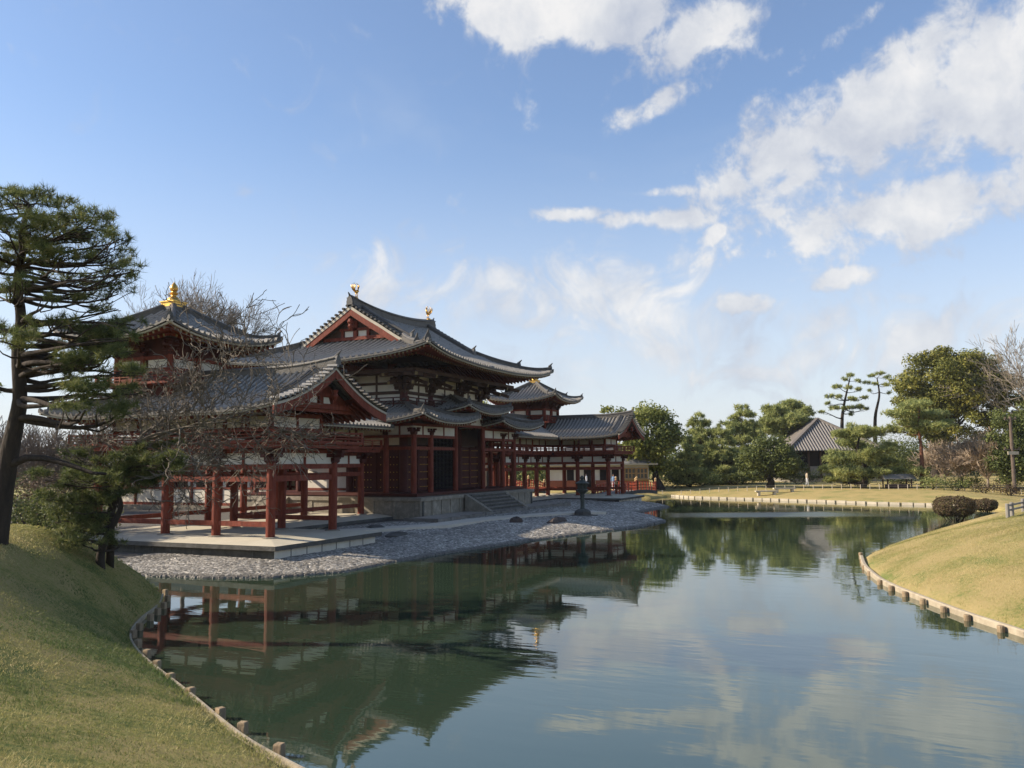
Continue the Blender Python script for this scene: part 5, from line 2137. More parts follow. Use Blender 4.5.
b = far_base(660, 97)
leaf_tree('camphor_tree', 'large spreading camphor beyond the roof end of the far wing', 'tree', b, 10, [ell(650, 434, 30, 30, 97, b), ell(622, 424, 20, 15, 97, b), ell(610, 416, 16, 10, 97, b), ell(664, 455, 18, 20, 97, b), ell(640, 455, 22, 16, 97, b)], L_BROAD, BARK_P, 41, .34, 13, 120, .5, .34)
b = far_base(770, 92)
leaf_tree('round_tree', 'dark domed broadleaf tree before the brown roofed hall', 'tree', b, 6, [ell(768, 459, 30, 22, 92, b), ell(748, 466, 15, 14, 92, b), ell(790, 466, 17, 14, 92, b)], L_DARK, BARK_P, 42, .26, 20, 110, .45, .30)
b = far_base(935, 112)
leaf_tree('evergreen_oak', 'huge olive green evergreen tree towering over the red trunked pine', 'tree', b, 18, [ell(945, 384, 44, 36, 112, b), ell(910, 406, 22, 34, 112, b), ell(972, 378, 36, 26, 112, b), ell(985, 405, 28, 22, 112, b), ell(932, 358, 22, 12, 112, b), ell(950, 420, 40, 24, 112, b), ell(1008, 395, 28, 26, 112, b), ell(1000, 428, 30, 18, 112, b)], L_OLIVE, BARK_P, 43, .34, 14, 300, .6, .24)


def layered_pine(px, top, bot, wpx, D, label, seed, leafm=L_PINE_B, barkm=BARK_P, layers=8, lean=0.0, tr=.2, name='garden_pine', start=.14, per=9):
    g_ = np.random.default_rng(seed)
    b = far_base(px, D)
    P = []
    for i in range(layers):
        t = i / max(1, layers - 1)
        y = bot + (top - bot) * (start + (1 - start) * t)
        w = wpx * .56 * (1 - .66 * t ** 1.5) * g_.uniform(.85, 1.15)
        xc = px + lean * t
        k = 2 if t > .92 else 8
        a0 = g_.uniform(0, 6.28)
        for j in range(k):
            a = a0 + 6.28 * j / k + g_.normal(0, .2)
            q = w * (.3 if k == 2 else g_.uniform(.35, .85))
            rx = max(3.5, w * g_.uniform(.34, .52))
            c = at(xc + q * math.cos(a), y + g_.normal(0, 1.5) + q * .10, D) + DEP * dpx(q * math.sin(a), D) - b
            P.append((c, (dpx(rx, D), dpx(rx, D) * .9, dpx(rx * .30 + 1.2, D))))
    tk = [np.zeros(3), at(px + lean * .4, bot + (top - bot) * .45, D) - b, at(px + lean, top + 2, D) - b]
    return pine(name, label, b, tk[-1][2], P, leafm, barkm, seed, tk, tr=tr, per=per, length=.45, width=.10, blades=8)


layered_pine(700, 414, 486, 50, 106, 'layered garden pine beside the camphor tree', 51)
layered_pine(690, 440, 486, 44, 99, 'low broad pine standing closest to the camphor trunk', 52, layers=6)
layered_pine(742, 406, 486, 54, 110, 'tallest tiered pine between the camphor and the domed tree', 53, layers=9)
layered_pine(722, 424, 486, 46, 104, 'middle pine of the tiered pines on the far bank', 54, layers=7)
b = far_base(788, 124)
pine('black_pine', 'rounded dark pine rising behind the domed broadleaf tree', b, 10, [((at(x, y, 124 + d) - b), (dpx(r, 124), dpx(r, 124), dpx(r * .45, 124))) for x, y, r, d in ((775, 412, 12, 0), (790, 407, 14, 2), (803, 415, 12, -1), (782, 424, 15, 1), (800, 428, 14, 0), (770, 432, 16, 0), (790, 438, 18, 1), (812, 430, 10, 0), (758, 428, 12, 1), (795, 420, 14, -2), (780, 416, 12, 2), (808, 423, 12, 1), (772, 422, 13, -1), (790, 430, 16, 2))], L_PINE_B, BARK_P, 55, [(0, 0, 0), at(788, 440, 124) - b, at(788, 408, 124) - b], per=16, length=.5, width=.11)
for (px, top, label, seed, tp, pp) in (
        (845, 375, 'slender tall pine with spread pads behind the brown roof', 56, [(842, 440), (842, 415), (846, 395), (850, 378)], ((850, 376, 6), (844, 380, 5), (857, 381, 5), (838, 387, 7), (848, 388, 6), (860, 390, 6), (830, 396, 6), (840, 397, 7), (852, 399, 8), (864, 398, 6), (826, 404, 5), (834, 408, 7), (846, 408, 7), (858, 407, 8), (868, 409, 5), (822, 412, 5), (852, 414, 5))),
        (877, 375, 'slender curved pine with few pads beside the big olive evergreen', 57, [(875, 440), (875, 415), (880, 395), (877, 378)], ((872, 376, 6), (880, 374, 6), (887, 377, 5), (866, 383, 5), (874, 384, 5), (886, 385, 6), (893, 381, 5), (890, 393, 4), (870, 391, 4)))):
    b = far_base(px, 126)
    pine('black_pine', label, b, 14, [((at(x, y, 126 + (k % 3 - 1)) - b), (dpx(r, 126), dpx(r, 126) * .8, dpx(r * .28, 126))) for k, (x, y, r) in enumerate(pp)], L_PINE_B, BARK_P, seed, [np.zeros(3)] + [at(x, y, 126) - b for x, y in tp], tr=.36, per=11, length=.42, width=.085)
b = far_base(862, 88)
pine('spreading_pine', 'wide low layered pine on the far lawn before the brown roofed hall', b, 6, [((at(x, y, 88 + (k % 5 - 2) * .9) - b), (dpx(r, 88), dpx(r, 88) * .9, dpx(r * .30, 88))) for k, (x, y, r) in enumerate(((860, 429, 16), (845, 436, 16), (875, 434, 18), (890, 446, 14), (855, 446, 20), (876, 452, 18), (838, 458, 20), (862, 460, 22), (886, 463, 16), (828, 470, 16), (850, 473, 20), (875, 474, 18), (895, 472, 12), (835, 480, 14), (858, 482, 14)))], L_PINE_B, BARK_P, 58, [np.zeros(3), at(868, 470, 88) - b, at(856, 450, 88) - b, at(862, 428, 88) - b], tr=.3, per=17, length=.34, width=.075)
b = far_base(923, 86)
pine('red_pine', 'red trunked pine with a flat crown on the far lawn', b, 9, [((at(x, y, 86 + (k % 4 - 1.5) * .8) - b), (dpx(r, 86), dpx(r, 86) * .9, dpx(r * .3, 86))) for k, (x, y, r) in enumerate(((918, 406, 20), (902, 414, 18), (935, 415, 20), (910, 424, 18), (930, 427, 18), (948, 424, 12), (898, 430, 12), (915, 432, 12), (920, 472, 10), (928, 480, 10)))], L_PINE_B, BARK_R, 59, [np.zeros(3), at(922, 465, 86) - b, at(921, 445, 86) - b, at(918, 425, 86) - b, at(920, 406, 86) - b], tr=.26, per=17, length=.34, width=.075)
spec3 = dict(n=3, spread=.5, curl=.07, up=.03, ratio=.74, rmin=.02, seg=4)
b = far_base(1046, 104)
bare_tree('bare_tree', 'great pale bare tree leaning over the olive evergreen', b, [(off(a, bb, c), L, k) for a, bb, c, L, k in ((-.95, 0, 1.3, 4.2, 4), (-.5, .3, 1.5, 4.0, 4), (.3, .2, 1.6, 3.6, 4), (.9, 0, 1.2, 3.6, 4), (-.15, -.5, 1.6, 3.8, 4), (-1.1, .5, 1.0, 3.6, 4))], .36, BARK_L, BARK_F, 61, spec3, 5, [(0, 0, -.3), off(-.1, 0, 2.5), off(-.2, 0, 5), off(.1, 0, 6.2), off(-.2, 0, 7.2)])
spec4 = dict(n=4, spread=.6, curl=.12, up=.03, down=-.02, ratio=.74, rmin=.018, seg=4)
for k, (px, D, H, label) in enumerate(((962, 86, 1.45, 'brown leafless shrub tree beside the red trunked pine'), (988, 84, 1.75, 'taller brown leafless tree next to the dark conifers'), (945, 92, 1.5, 'thin brown bare tree half hidden behind the red trunked pine'))):
    b = far_base(px, D)
    bare_tree('bare_tree', label, b, [(off(a, bb, 1.3), H, 1) for a, bb in ((-.8, 0), (.7, .2), (0, -.5), (.2, .5), (1.1, -.1), (-1.1, .3), (.4, .1), (-.3, .2), (-.6, -.4), (.8, -.4))], .12, BARK_T, BARK_W, 62 + k, spec4, 4, [(0, 0, -.2), (0, 0, .9)])
for k, (px, top, D, wpx, label) in enumerate(((1008, 400, 82, 34, 'dark conifer behind the wooden pole with crossbars'), (1036, 392, 84, 40, 'broad dark conifer at the edge beside the pole'))):
    b = far_base(px, D)
    leaf_tree('conifer', label, 'conifer', b, 7, [ell(px, (top + 485) / 2, wpx * .5, (485 - top) / 2, D, b), ell(px, 465, wpx * .6, 20, D, b)], L_DARK, BARK_P, 71 + k, .24, 22, 70, .22, .34)


def shrub(px, py_top, py_bot, wpx, D, label, seed, leafm, name='shrub', cat='shrub', clip=False, size=.16, per=40, bz=None):
    b = far_base(px, D)
    g_ = np.random.default_rng(seed)
    if bz is not None:
        b[2] = bz
    root = thing(name, label, cat, b, None)
    H, Wd = dpx(py_bot - py_top, D), dpx(wpx, D)
    cl = []
    nx = max(3, int(Wd / max(.4, H * .55)))
    for i in range(nx):
        x = (i + .5) / nx - .5
        cl.append((b + off(x * Wd, g_.normal(0, .15 * H), H * .5 + g_.normal(0, .04 * H)), (Wd / nx * .75, H * .55, H * (.5 if clip else g_.uniform(.42, .6)))))
    V, F, T = clump_cloud(cl, per, size, g_, .6, .4)
    np_mesh('foliage', V, F, leafm, None, root, T)
    mb = MB()
    for i in range(4):
        limb(mb, b + off(g_.normal(0, Wd * .06), 0, -.1), cl[g_.integers(0, nx)][0], .05, .015, g_, 0, 4, .08, 5)
    mb.build('stem', [BARK_P], root)
    return root


# hedges and shrubs on the far bank
for k, a in enumerate((
        (985, 481, 493, 22, 78, 'dark rusty clipped hedge near the wooden pole', L_RUST), (1010, 480, 493, 24, 77, 'reddish clipped hedge at the foot of the pole', L_RUST),
        (955, 479, 493, 28, 80, 'dark green clipped hedge before the brown shrub tree', L_DARK), (932, 476, 491, 20, 82, 'green shrub at the red pine trunk', L_PINE_B),
        (967, 474, 487, 30, 86, 'bright green low shrub under the brown bare tree', L_BROAD), (900, 476, 489, 22, 90, 'dark shrub beside the small roofed shelter', L_DARK),
        (700, 470, 486, 40, 100, 'clipped green shrub under the layered garden pine', L_PINE_B), (735, 471, 486, 34, 102, 'dark shrub under the tallest tiered pine', L_DARK), (672, 472, 487, 22, 98, 'shrub at the foot of the camphor tree', L_DARK),
        (800, 472, 487, 40, 104, 'dark hedge in front of the brown roofed hall', L_DARK), (890, 436, 489, 60, 98, 'tall dark shrub mass between the low pine and the red pine', L_DARK))):
    shrub(*a[:5], a[5], 80 + k, a[6], 'hedge' if 'hedge' in a[5] else 'shrub', 'hedge' if 'hedge' in a[5] else 'shrub', True)

# a small tree seen between tower roof and wing roof, and one behind the hall
b = far_base(578, 100)
leaf_tree('tree', 'small pale green tree seen between tower roof and wing roof', 'tree', b, 8, [ell(578, 436, 14, 12, 100, b)], L_BROAD, BARK_P, 91, .3, 14, 18, .25)
b = np.array([*at(488, 460, 92)[:2], -.4])
leaf_tree('tree', 'light green tree glimpsed between the hall roofs', 'tree', b, 8, [ell(487, 404, 18, 12, 92, b), ell(470, 420, 20, 16, 92, b)], L_BROAD, BARK_P, 92, .3, 12, 24, .3)

# left background: shrubs and trees beyond the moat
for k, (px, top, bot, w, D, label, lm) in enumerate((
        (20, 478, 535, 60, 38, 'dark olive shrub mass behind the big pine trunk', L_PINE), (60, 485, 535, 50, 36, 'dark green shrub beyond the shaded lawn crest', L_DARK), (95, 490, 530, 40, 40, 'dark shrub close to the corner column of the near wing', L_DARK), (-15, 470, 535, 50, 36, 'dark shrub at the frame edge beside the big pine', L_DARK), (45, 455, 510, 60, 50, 'brown thicket behind the dark shrubs', L_BROWN), (75, 500, 552, 46, 22, 'dark low shrub at the lawn tip under the small leaning pine', L_PINE), (30, 495, 545, 40, 24, 'dark green bush on the lawn crest behind the big pine', L_PINE))):
    shrub(px, top, bot, w, D, label, 100 + k, lm, size=.075 if D < 30 else .12, per=150 if D < 30 else 60)
for k, (px, D, H, label) in enumerate(((40, 58, 1.9, 'brown leafless tree beyond the shrubs under the big pine'), (80, 64, 2.0, 'second brown leafless tree close to the balcony end'), (5, 60, 2.0, 'brown leafless tree hidden behind the big pine trunk'))):
    b = far_base(px, D)
    b[2] = max(b[2], -.5)
    bare_tree('bare_tree', label, b, [(off(a, bb, 1.2), H, 1) for a, bb in ((-.9, 0), (.8, .2), (0, -.5), (.2, .5), (1.2, -.1), (-1.2, .3), (.4, .1))], .14, BARK_T, BARK_T, 110 + k, spec4, 4, [(0, 0, -.2), (0, 0, 1.2)])

# far-off wood closing the view
def far_wood():
    g_ = np.random.default_rng(120)
    cl = []
    for px in np.arange(-180, 1240, 9):
        D = 140 + g_.uniform(-8, 14) if px > 560 else 118 + g_.uniform(-6, 20)
        p = at(px, 455, D)
        h = g_.uniform(5.0, 7.2) if px > 640 else g_.uniform(3.0, 4.6)
        cl.append((np.array([p[0], p[1], h * .45]), (g_.uniform(1.6, 2.8), g_.uniform(1.6, 2.8), h * .6)))
    V, F, T = clump_cloud(cl, 7, .5, g_, .6, .4)
    o = np_mesh('far_wood', V, F, L_DARK, None, None, T)
    o['kind'] = 'stuff'
    o['label'] = 'distant wooded horizon'


far_wood()


# --- clipped bushes on the sunlit mound
def clipped_bush(c, rx, rz, label, seed, lift=.3):
    g_ = np.random.default_rng(seed)
    c = np.array(c, float)
    root = thing('clipped_bush', label, 'bush', c, 'clipped bushes on the sunlit mound')
    n = int(9000 * rx)
    d = g_.normal(size=(n, 3))
    d /= np.linalg.norm(d, axis=1, keepdims=True)
    r = g_.uniform(.80, 1.03, n) ** .6
    P = c + np.array([0, 0, lift + rz]) + np.sign(d) * np.abs(d) ** .8 * np.array([rx, rx * .8, rz]) * r[:, None]
    P[:, 2] += .05 * np.sin(P[:, 0] * 7) + .04 * np.sin(P[:, 1] * 9 + P[:, 0] * 3)
    P += g_.normal(0, .035, P.shape)
    V, F = leaves_at(P, d + g_.normal(size=(n, 3)) * .6, g_.uniform(.05, .13, n), .6, g_)
    np_mesh('foliage', V, F, L_RUST, None, root, np.clip(g_.normal(.45, .25, n), 0, 1))
    mb = MB()
    for i in range(14):
        a = g_.uniform(0, 6.28)
        q = math.sqrt(g_.random()) * .55 * rx
        e = c + np.array([math.cos(a) * rx * .75, math.sin(a) * rx * .6, lift + rz * .8])
        limb(mb, c + np.array([math.cos(a) * q * .5, math.sin(a) * q * .5, -.1]), e, .028, .012, g_, 0, 4, .06, 5)
    mb.build('stem', [BARK_P], root)


qb = hit(955, 521)
D_ = (qb - CAM) @ _fw
clipped_bush(qb, dpx(24, D_), dpx(9.5, D_), 'larger rusty clipped bush on bare stems at the mound edge', 131, dpx(5, D_))
qb = hit(986, 512)
D_ = (qb - CAM) @ _fw
clipped_bush(qb, dpx(13, D_), dpx(5, D_), 'smaller clipped bush behind the larger one, near the wooden posts', 132, dpx(2, D_))


# ------------------------------------------------------------------ small structures
def rail_fence():
    a = hit(1008, 518)
    b_ = a + off(dpx(30, 36), 1.5, 0)
    root = thing('wooden_fence', 'short grey wooden fence on top of the sunlit mound', 'fence', a)
    for k, t in enumerate((0, .42, 1.6)):
        p = a + (b_ - a) * t
        p[2] = gz(p[0], p[1])
        mb = MB()
        mb.lathe((p[0], p[1], p[2] - .2), [(.075, 0), (.075, .72), (.06, .74)], 9)
        mb.build('post', [GWALL], root)
    mb = MB()
    for z in (.28, .46):
        mb.beam(a + np.array([0, 0, z]), a + (b_ - a) * 1.6 + np.array([0, 0, z]), .05, .07)
    mb.build('rail', [GWALL], root)


rail_fence()


def rope_fence():
    root_p = far_base(840, 84)
    root = thing('low_fence', 'low pale post and rope fence along the back of the far lawn', 'fence', root_p)
    pts = []
    for px in np.linspace(662, 1030, 40):
        D = 92 - (px - 662) / 368 * 14
        p = far_base(px, D)
        pts.append(p)
    mr = MB()
    for i, p in enumerate(pts):
        mb = MB()
        mb.lathe((p[0], p[1], p[2] - .1), [(.032, 0), (.032, .55), (.02, .57)], 6)
        mb.build('post', [FARSTONE], root)
    for f in (.30, .48):
        mr.tube([p + np.array([0, 0, f]) for p in pts], .009, 4)
    mr.build('rope', [GWALL], root)


rope_fence()


def far_hall():
    D = 113
    c = far_base(820, D)
    root = thing('far_hall', 'dark walled hall under a brown ribbed hip roof beyond the far lawn', 'temple hall', c)
    z0 = c[2]
    ye = 2.87 + dpx(460 - 450.5, D)
    yt = 2.87 + dpx(460 - 417, D)
    hw = dpx(50, D)
    ang = math.atan2(LAT[1], LAT[0])
    u, v = LAT, DEP
    q_ = at(820, 480, D + hw)
    cc = np.array([q_[0], q_[1], c[2]])

    def P(a, b, z):
        q = cc + u * a + v * b
        return (q[0], q[1], z)
    mb = MB()
    A, B_, C_, D4 = P(-hw, -hw, ye), P(hw, -hw, ye), P(hw, hw, ye), P(-hw, hw, ye)
    e = .6
    T1, T2 = P(-e, -e * .2, yt), P(e, e * .2, yt)
    mb.add([A, B_, C_, D4, T1, T2], [(0, 1, 5, 4), (1, 2, 5), (2, 3, 4, 5), (3, 0, 4), (0, 3, 2, 1)], 0)
    n = 32
    for side in range(4):
        for k in range(n + 1):
            t = -1 + 2 * k / n
            s = 1 - abs(t)
            a0 = np.array([t * hw, -hw, ye + .06])
            a1 = np.array([t * hw, -hw + hw * s * .985, ye + .06 + (yt - ye) * s * .985])
            if s < .02:
                continue
            r = [lambda q: (q[0], q[1]), lambda q: (-q[1], q[0]), lambda q: (-q[0], -q[1]), lambda q: (q[1], -q[0])][side]
            x0, y0 = r(a0)
            x1, y1 = r(a1)
            mb.beam(P(x0, y0, a0[2]), P(x1, y1, a1[2]), .13, .10, 1)
    for sx in (-1, 1):
        for sy in (-1, 1):
            mb.beam(P(sx * hw, sy * hw, ye + .1), P(0, 0, yt + .12), .4, .36, 0)
    roof = mb.build('roof', [COPPER, mat('roof_batten', (.35, .325, .295), (.29, .27, .245), 3, .7)], root)
    mb = MB()
    w = hw * .72

    def pbox(a0, a1, b0, b1, za, zb, m):
        mb.hexa([P(a0, b0, za), P(a1, b0, za), P(a1, b1, za), P(a0, b1, za), P(a0, b0, zb), P(a1, b0, zb), P(a1, b1, zb), P(a0, b1, zb)], m)
    pbox(-w, w, -w, w, z0, ye, 0)
    mb.build('wall', [DARK, GWALL], root)
    mb = MB()
    pbox(-w, w, -w - .05, -w - .002, z0 + .8, z0 + 2.1, 0)
    for k in range(7):
        a = -w + k * 2 * w / 6
        pbox(a - .12, a + .12, -w - .25, -w - .051, z0, ye - .1, 1)
    mb.build('front_panels', [GWALL, BROWN], root)
    mb = MB()
    pbox(-w - 1.5, w + 1.5, -w - 1.6, w + 1.5, z0 - .3, z0 + .45, 0)
    mb.build('base', [STONE], root)


far_hall()


def kiosk():
    D = 96
    c = far_base(622, D)
    root = thing('ticket_house', 'low grey roofed house with timber windows behind the red bridge', 'house', c)
    z0 = c[2]

    def P(a, b, z):
        q = c + LAT * a + DEP * b
        return (q[0], q[1], z)

    def pbox(mb, a0, a1, b0, b1, za, zb, m=0):
        mb.hexa([P(a0, b0, za), P(a1, b0, za), P(a1, b1, za), P(a0, b1, za), P(a0, b0, zb), P(a1, b0, zb), P(a1, b1, zb), P(a0, b1, zb)], m)
    l, r = dpx(-72, D), dpx(27, D)
    mb = MB()
    pbox(mb, l, r, .1, 5, z0 - .3, z0 + 2.9, 0)
    pbox(mb, l, dpx(-2, D), .02, .098, z0 - .2, z0 + 1.0, 1)
    mb.build('wall', [PLASTER, BRICKR], root)
    mb = MB()
    pbox(mb, dpx(2, D), r, -.06, .098, z0 - .2, z0 + 1.0, 0)
    pbox(mb, dpx(1, D), r + .1, -.35, .097, z0 + 1.002, z0 + 1.12, 0)
    mb.build('counter', [OAK], root)
    for k in range(2):
        a0 = dpx(3 + k * 12, D)
        a1 = a0 + dpx(10.5, D)
        mb = MB()
        for t in np.linspace(0, 1, 4):
            x = a0 + (a1 - a0) * t
            pbox(mb, x - .06, x + .06, -.02, .097, z0 + 1.2, z0 + 2.3, 0)
        for z in (1.15, 1.75, 2.3):
            pbox(mb, a0, a1, -.018, .095, z0 + z - .05, z0 + z + .05, 0)
        w = mb.build('window', [OAK], root)
        mb = MB()
        pbox(mb, a0 + .06, a1 - .06, .06, .096, z0 + 1.22, z0 + 2.28, 0)
        mb.build('pane', [GLASS], w)
    for k, a in enumerate((-55, -38, -22, -10)):
        mb = MB()
        pbox(mb, dpx(a, D), dpx(a + 7, D), .01, .097, z0 - .2 if k % 2 else z0 + 1.0, z0 + 2.2, 0)
        mb.build('doorway', [DARK], root)
    mb = MB()
    ov = .9
    ze, zt = z0 + 2.85, z0 + 4.9
    A = [P(l - ov, -ov, ze), P(r + ov, -ov, ze), P(r + ov, 5 + ov, ze), P(l - ov, 5 + ov, ze), P(l + 2, 2.5, zt), P(r - 1.8, 2.5, zt)]
    mb.add(A, [(0, 1, 5, 4), (1, 2, 5), (2, 3, 4, 5), (3, 0, 4), (3, 2, 1, 0)], 0)
    mb.beam(P(l + 2, 2.5, zt + .1), P(r - 1.8, 2.5, zt + .1), .4, .3, 0)
    pbox(mb, l - ov, r + ov, -ov - .05, -ov, ze - .16, ze + .02, 1)
    mb.build('roof', [SLATE, FARSTONE], root)


kiosk()


def bridge(name, label, pa, pb, w, arch, posts):
    pa, pb = np.array(pa, float), np.array(pb, float)
    root = thing(name, label, 'bridge', (pa + pb) / 2, 'red bridges behind the far wing')
    d = pb - pa
    L = np.linalg.norm(d[:2])
    u = np.array([d[0], d[1], 0]) / L
    s = np.array([u[1], -u[0], 0])
    N = 14
    path = [pa + d * t + np.array([0, 0, arch * (1 - (2 * t - 1) ** 2)]) for t in np.linspace(0, 1, N + 1)]
    mb = MB()
    mb.sweep(path, [(-w / 2, -.16), (w / 2, -.16), (w / 2, 0), (-w / 2, 0)], 0)
    mb.sweep(path, [(-w / 2 - .08, -.28), (-w / 2 - .002, -.28), (-w / 2 - .002, .05), (-w / 2 - .08, .05)], 1)
    mb.sweep(path, [(w / 2 + .002, -.28), (w / 2 + .08, -.28), (w / 2 + .08, .05), (w / 2 + .002, .05)], 1)
    mb.build('deck', [GWALL, STONE_D], root)
    for sg in (-1, 1):
        o_ = s * sg * (w / 2 - .1)
        mb = MB()
        for f in (.28, .55, .85):
            mb.sweep([p + o_ + np.array([0, 0, f]) for p in path], [(-.04, -.035), (.04, -.035), (.04, .035), (-.04, .035)], 0)
        for i in range(0, N + 1):
            p = path[i] + o_
            mb.box(p[0] - .045, p[0] + .045, p[1] - .045, p[1] + .045, p[2], p[2] + .82, 0)
        mb.build('railing', [mat('bridge_red', (.42, .075, .035), (.36, .065, .03), 3, .6)], root)
        for t in posts:
            i = int(round(t * N))
            p = path[i] + o_
            mb = MB()
            mb.lathe(tuple(p), [(.13, -.2), (.13, 1.0)], 10, 0)
            mb.lathe((p[0], p[1], p[2] + 1.0), [(.12, 0), (.12, .10), (.08, .12), (.13, .19), (.12, .27), (.05, .34), (.01, .38)], 10, 1)
            mb.build('capped_post', [RED, mat('brass_cap', (.55, .38, .19), (.45, .31, .15), 4, .5, metal=.4)], root)


bridge('arched_bridge', 'red railed bridge with brass capped posts beside the far wing platform', (48.6, 2.2, -.16), (58.0, 1.0, -.1), 2.4, .25, (0, .5, 1))
bridge('arched_bridge', 'red railed bridge glimpsed between the columns of the far wing', (50.2, 13.5, -.3), (57.5, 13.0, -.2), 2.4, .5, (0, .5, 1))


def shelter():
    D = 86
    c = far_base(897, D)
    root = thing('roofed_shelter', 'small low shelter with a grey boarded roof by the spreading pine', 'shelter', c)

    def P(a, b, z):
        q = c + LAT * a + DEP * b
        return (q[0], q[1], c[2] + z)
    mb = MB()
    w = 1.6
    mb.add([P(-w, -.9, .95), P(w, -.9, .95), P(w, 0, 1.45), P(-w, 0, 1.45), P(w, .9, .95), P(-w, .9, .95)], [(0, 1, 2, 3), (3, 2, 4, 5), (0, 5, 4, 1), (1, 4, 2), (0, 3, 5)], 0)
    mb.build('roof', [GWALL], root)
    for sx in (-1, 1):
        for sy in (-1, 1):
            mb = MB()
            mb.beam(P(sx * 1.2, sy * .55, -.1), P(sx * 1.2, sy * .55, 1.05), .14, .14)
            mb.build('post', [BROWN], root)
    mb = MB()
    mb.hexa([P(-1.1, -.4, 0), P(1.1, -.4, 0), P(1.1, .4, 0), P(-1.1, .4, 0), P(-1.1, -.4, .42), P(1.1, -.4, .42), P(1.1, .4, .42), P(-1.1, .4, .42)])
    mb.build('bench', [BROWN], root)


shelter()


def bench(px, D, w, label):
    c = far_base(px, D)
    root = thing('stone_bench', label, 'bench', c, 'stone benches on the far lawn')
    mb = MB()

    def P(a, b, z):
        q = c + LAT * a + DEP * b
        return (q[0], q[1], c[2] + z)

    def pb(a0, a1, b0, b1, z0, z1):
        mb.hexa([P(a0, b0, z0), P(a1, b0, z0), P(a1, b1, z0), P(a0, b1, z0), P(a0, b0, z1), P(a1, b0, z1), P(a1, b1, z1), P(a0, b1, z1)])
    pb(-w, w, -.25, .25, .34, .46)
    mb.build('seat', [FARSTONE], root)
    for s in (-1, 1):
        mb = MB()
        pb(s * w * .7 - .12, s * w * .7 + .12, -.2, .2, -.05, .338)
        mb.build('leg', [FARSTONE], root)


bench(766, 84, 1.1, 'pale stone bench on the far lawn before the domed tree')
bench(784, 85, 1.1, 'second stone bench, the one closer to the brown roofed hall')


def pole():
    D = 79
    c = far_base(1014, D)
    root = thing('utility_pole', 'wooden pole with two crossbars in front of the dark conifers', 'pole', c)
    H = dpx(491 - 414, D)
    mb = MB()
    mb.lathe(tuple(c - np.array([0, 0, .2])), [(.17, 0), (.15, H * .7), (.12, H + .2)], 10)
    mb.build('mast', [POLEW], root)
    for z, w in ((H - .25, .55), (dpx(491 - 447, D), .75)):
        mb = MB()
        p = c + np.array([0, 0, z])
        mb.beam(p - LAT * w, p + LAT * w, .12, .12)
        for s in (-1, 1):
            mb.box(p[0] + LAT[0] * w * s * .85 - .06, p[0] + LAT[0] * w * s * .85 + .06, p[1] + LAT[1] * w * s * .85 - .06, p[1] + LAT[1] * w * s * .85 + .06, p[2] + .061, p[2] + .22)
        mb.build('crossbar', [POLEW], root)
    mb = MB()
    p = c + np.array([0, 0, dpx(491 - 449, D) - .15])
    mb.beam(p - LAT * .5 - DEP * .15, p + LAT * .5 - DEP * .15, .1, .3)
    mb.build('equipment_box', [FARSTONE], root)


pole()


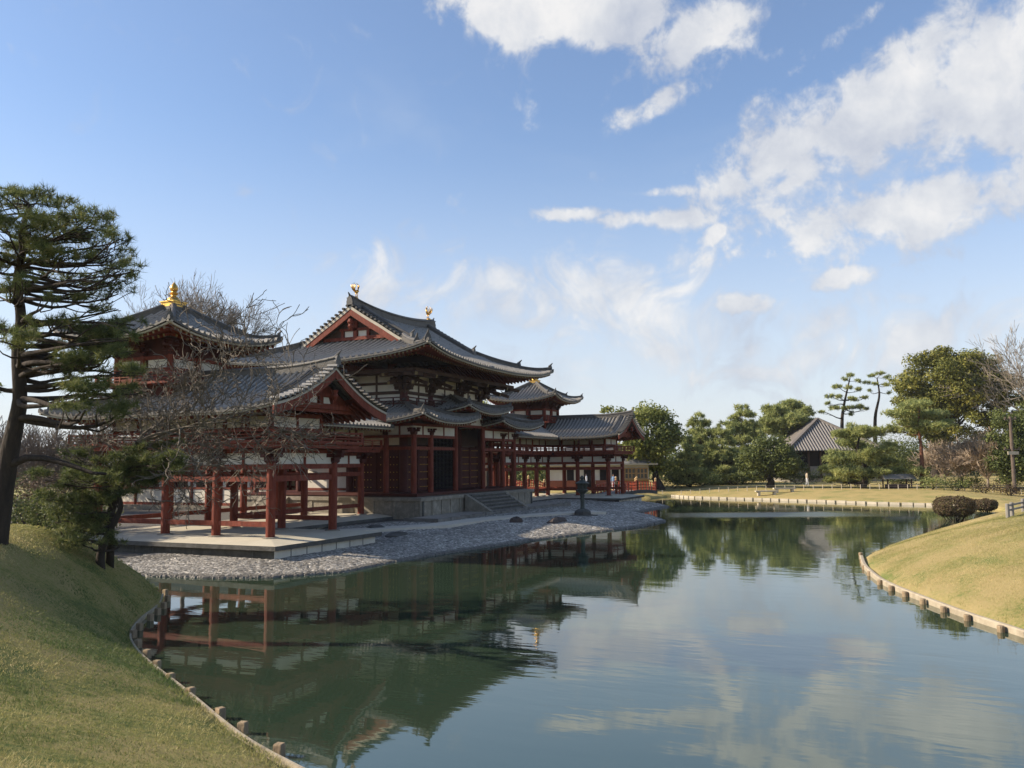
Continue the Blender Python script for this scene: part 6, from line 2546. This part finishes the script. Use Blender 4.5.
# ------------------------------------------------------------------ people
def person(c, face, label, shirt, trousers, seed):
    g_ = np.random.default_rng(seed)
    c = np.array(c, float)
    f = np.array([math.cos(face), math.sin(face), 0])
    s = np.array([f[1], -f[0], 0])
    H = 1.66
    J = {'pelvis': (0, 0, .92, .125), 'belly': (0, .01, 1.08, .125), 'chest': (0, .0, 1.28, .145), 'neck': (0, .0, 1.44, .055), 'chin': (0, .02, 1.50, .07), 'head': (0, .015, 1.58, .092), 'crown': (0, .0, 1.645, .05)}
    E = [('pelvis', 'belly'), ('belly', 'chest'), ('chest', 'neck'), ('neck', 'chin'), ('chin', 'head'), ('head', 'crown')]
    st = .10
    for q, sd in (('l', -1), ('r', 1)):
        J['hip' + q] = (sd * .095, 0, .86, .095)
        J['knee' + q] = (sd * .10, .03 + sd * st * .5, .48, .06)
        J['ank' + q] = (sd * .10, sd * st, .08, .042)
        J['toe' + q] = (sd * .11, sd * st + .16, .03, .035)
        J['sho' + q] = (sd * .18, 0, 1.38, .062)
        J['elb' + q] = (sd * .23, -.02, 1.10, .043)
        J['wri' + q] = (sd * .24, .06, .86, .03)
        J['han' + q] = (sd * .24, .09, .76, .026)
        E += [('pelvis', 'hip' + q), ('hip' + q, 'knee' + q), ('knee' + q, 'ank' + q), ('ank' + q, 'toe' + q), ('chest', 'sho' + q), ('sho' + q, 'elb' + q), ('elb' + q, 'wri' + q), ('wri' + q, 'han' + q)]
    names = list(J)
    v = [tuple(s * J[n][0] + f * J[n][1] + np.array([0, 0, J[n][2]])) for n in names]
    me = bpy.data.meshes.new('person')
    me.from_pydata(v, [(names.index(a), names.index(b)) for a, b in E], [])
    o = bpy.data.objects.new('person', me)
    COL.objects.link(o)
    md = o.modifiers.new('skin', 'SKIN')
    for i, n in enumerate(names):
        r = J[n][3]
        me.skin_vertices[0].data[i].radius = (r, r)
    me.skin_vertices[0].data[0].use_root = True
    o.modifiers.new('sub', 'SUBSURF').levels = 1
    dg = bpy.context.evaluated_depsgraph_get()
    ev = o.evaluated_get(dg)
    nm = bpy.data.meshes.new_from_object(ev)
    o.modifiers.clear()
    o.data = nm
    bpy.data.meshes.remove(me)
    for m in (SKIN, shirt, trousers):
        nm.materials.append(m)
    for p in nm.polygons:
        ce = p.center
        lat = abs(ce[0] * s[0] + ce[1] * s[1])
        if ce.z > 1.44 or (ce.z < .86 and lat > .19 and ce.z > .65):
            p.material_index = 0
        elif ce.z > .93 or (lat > .185 and ce.z > .8):
            p.material_index = 1
        else:
            p.material_index = 2
        p.use_smooth = True
    o.location = tuple(c)
    tag(o, label, 'person')
    ORG[o.name] = c
    mb = MB()
    hc = c + np.array([0, 0, 1.60]) - f * .012
    vs = []
    for i in range(6):
        th = math.pi * .5 * i / 5
        for j in range(12):
            t = 2 * math.pi * j / 12
            vs.append(hc + s * .105 * math.cos(t) * math.cos(th) + f * .112 * math.sin(t) * math.cos(th) + np.array([0, 0, -.03 + .115 * math.sin(th) + (.03 if math.sin(t) > .3 else -.05) * math.cos(th)]))
    fs = [(i * 12 + j, i * 12 + (j + 1) % 12, (i + 1) * 12 + (j + 1) % 12, (i + 1) * 12 + j) for i in range(5) for j in range(12)]
    mb.add(vs, fs)
    mb.build('hair', [HAIR], o, smooth=True)


pp = far_base(613.5, 88)
pp[2] = -.05 if pp[2] < -.2 else pp[2]
person(pp, YAW + 2.9, 'visitor in pale blue and white clothes seen between the far wing columns', C_BLUE, C_WHITE, 1)
pp = far_base(586.5, 91)
pp[2] = 0 if pp[2] < -.2 else pp[2]
person(pp, YAW + 1.6, 'visitor in a white top walking behind the bronze lantern', C_WHITE, C_DARK, 2)
pp = far_base(807, 95)
person(pp, YAW - 1.5, 'visitor in light clothes walking past the brown roofed hall', C_BEIGE, C_WHITE, 3)


# ------------------------------------------------------------------ thin air between here and the far trees
def haze():
    m = bpy.data.materials.new('haze')
    m.use_nodes = True
    t = NT(m.node_tree)
    for nd in list(t.n):
        t.n.remove(nd)
    out = t.node('ShaderNodeOutputMaterial')
    v = t.node('ShaderNodeVolumePrincipled')
    v.inputs['Color'].default_value = (.86, .90, .96, 1)
    v.inputs['Density'].default_value = .00015
    v.inputs['Anisotropy'].default_value = .2
    t.l.new(v.outputs[0], out.inputs['Volume'])
    mb = MB()
    mb.box(-3200, 3200, -3200, 3200, -3.2, 26)
    o = mb.build('haze', [m])
    o['kind'] = 'stuff'


haze()
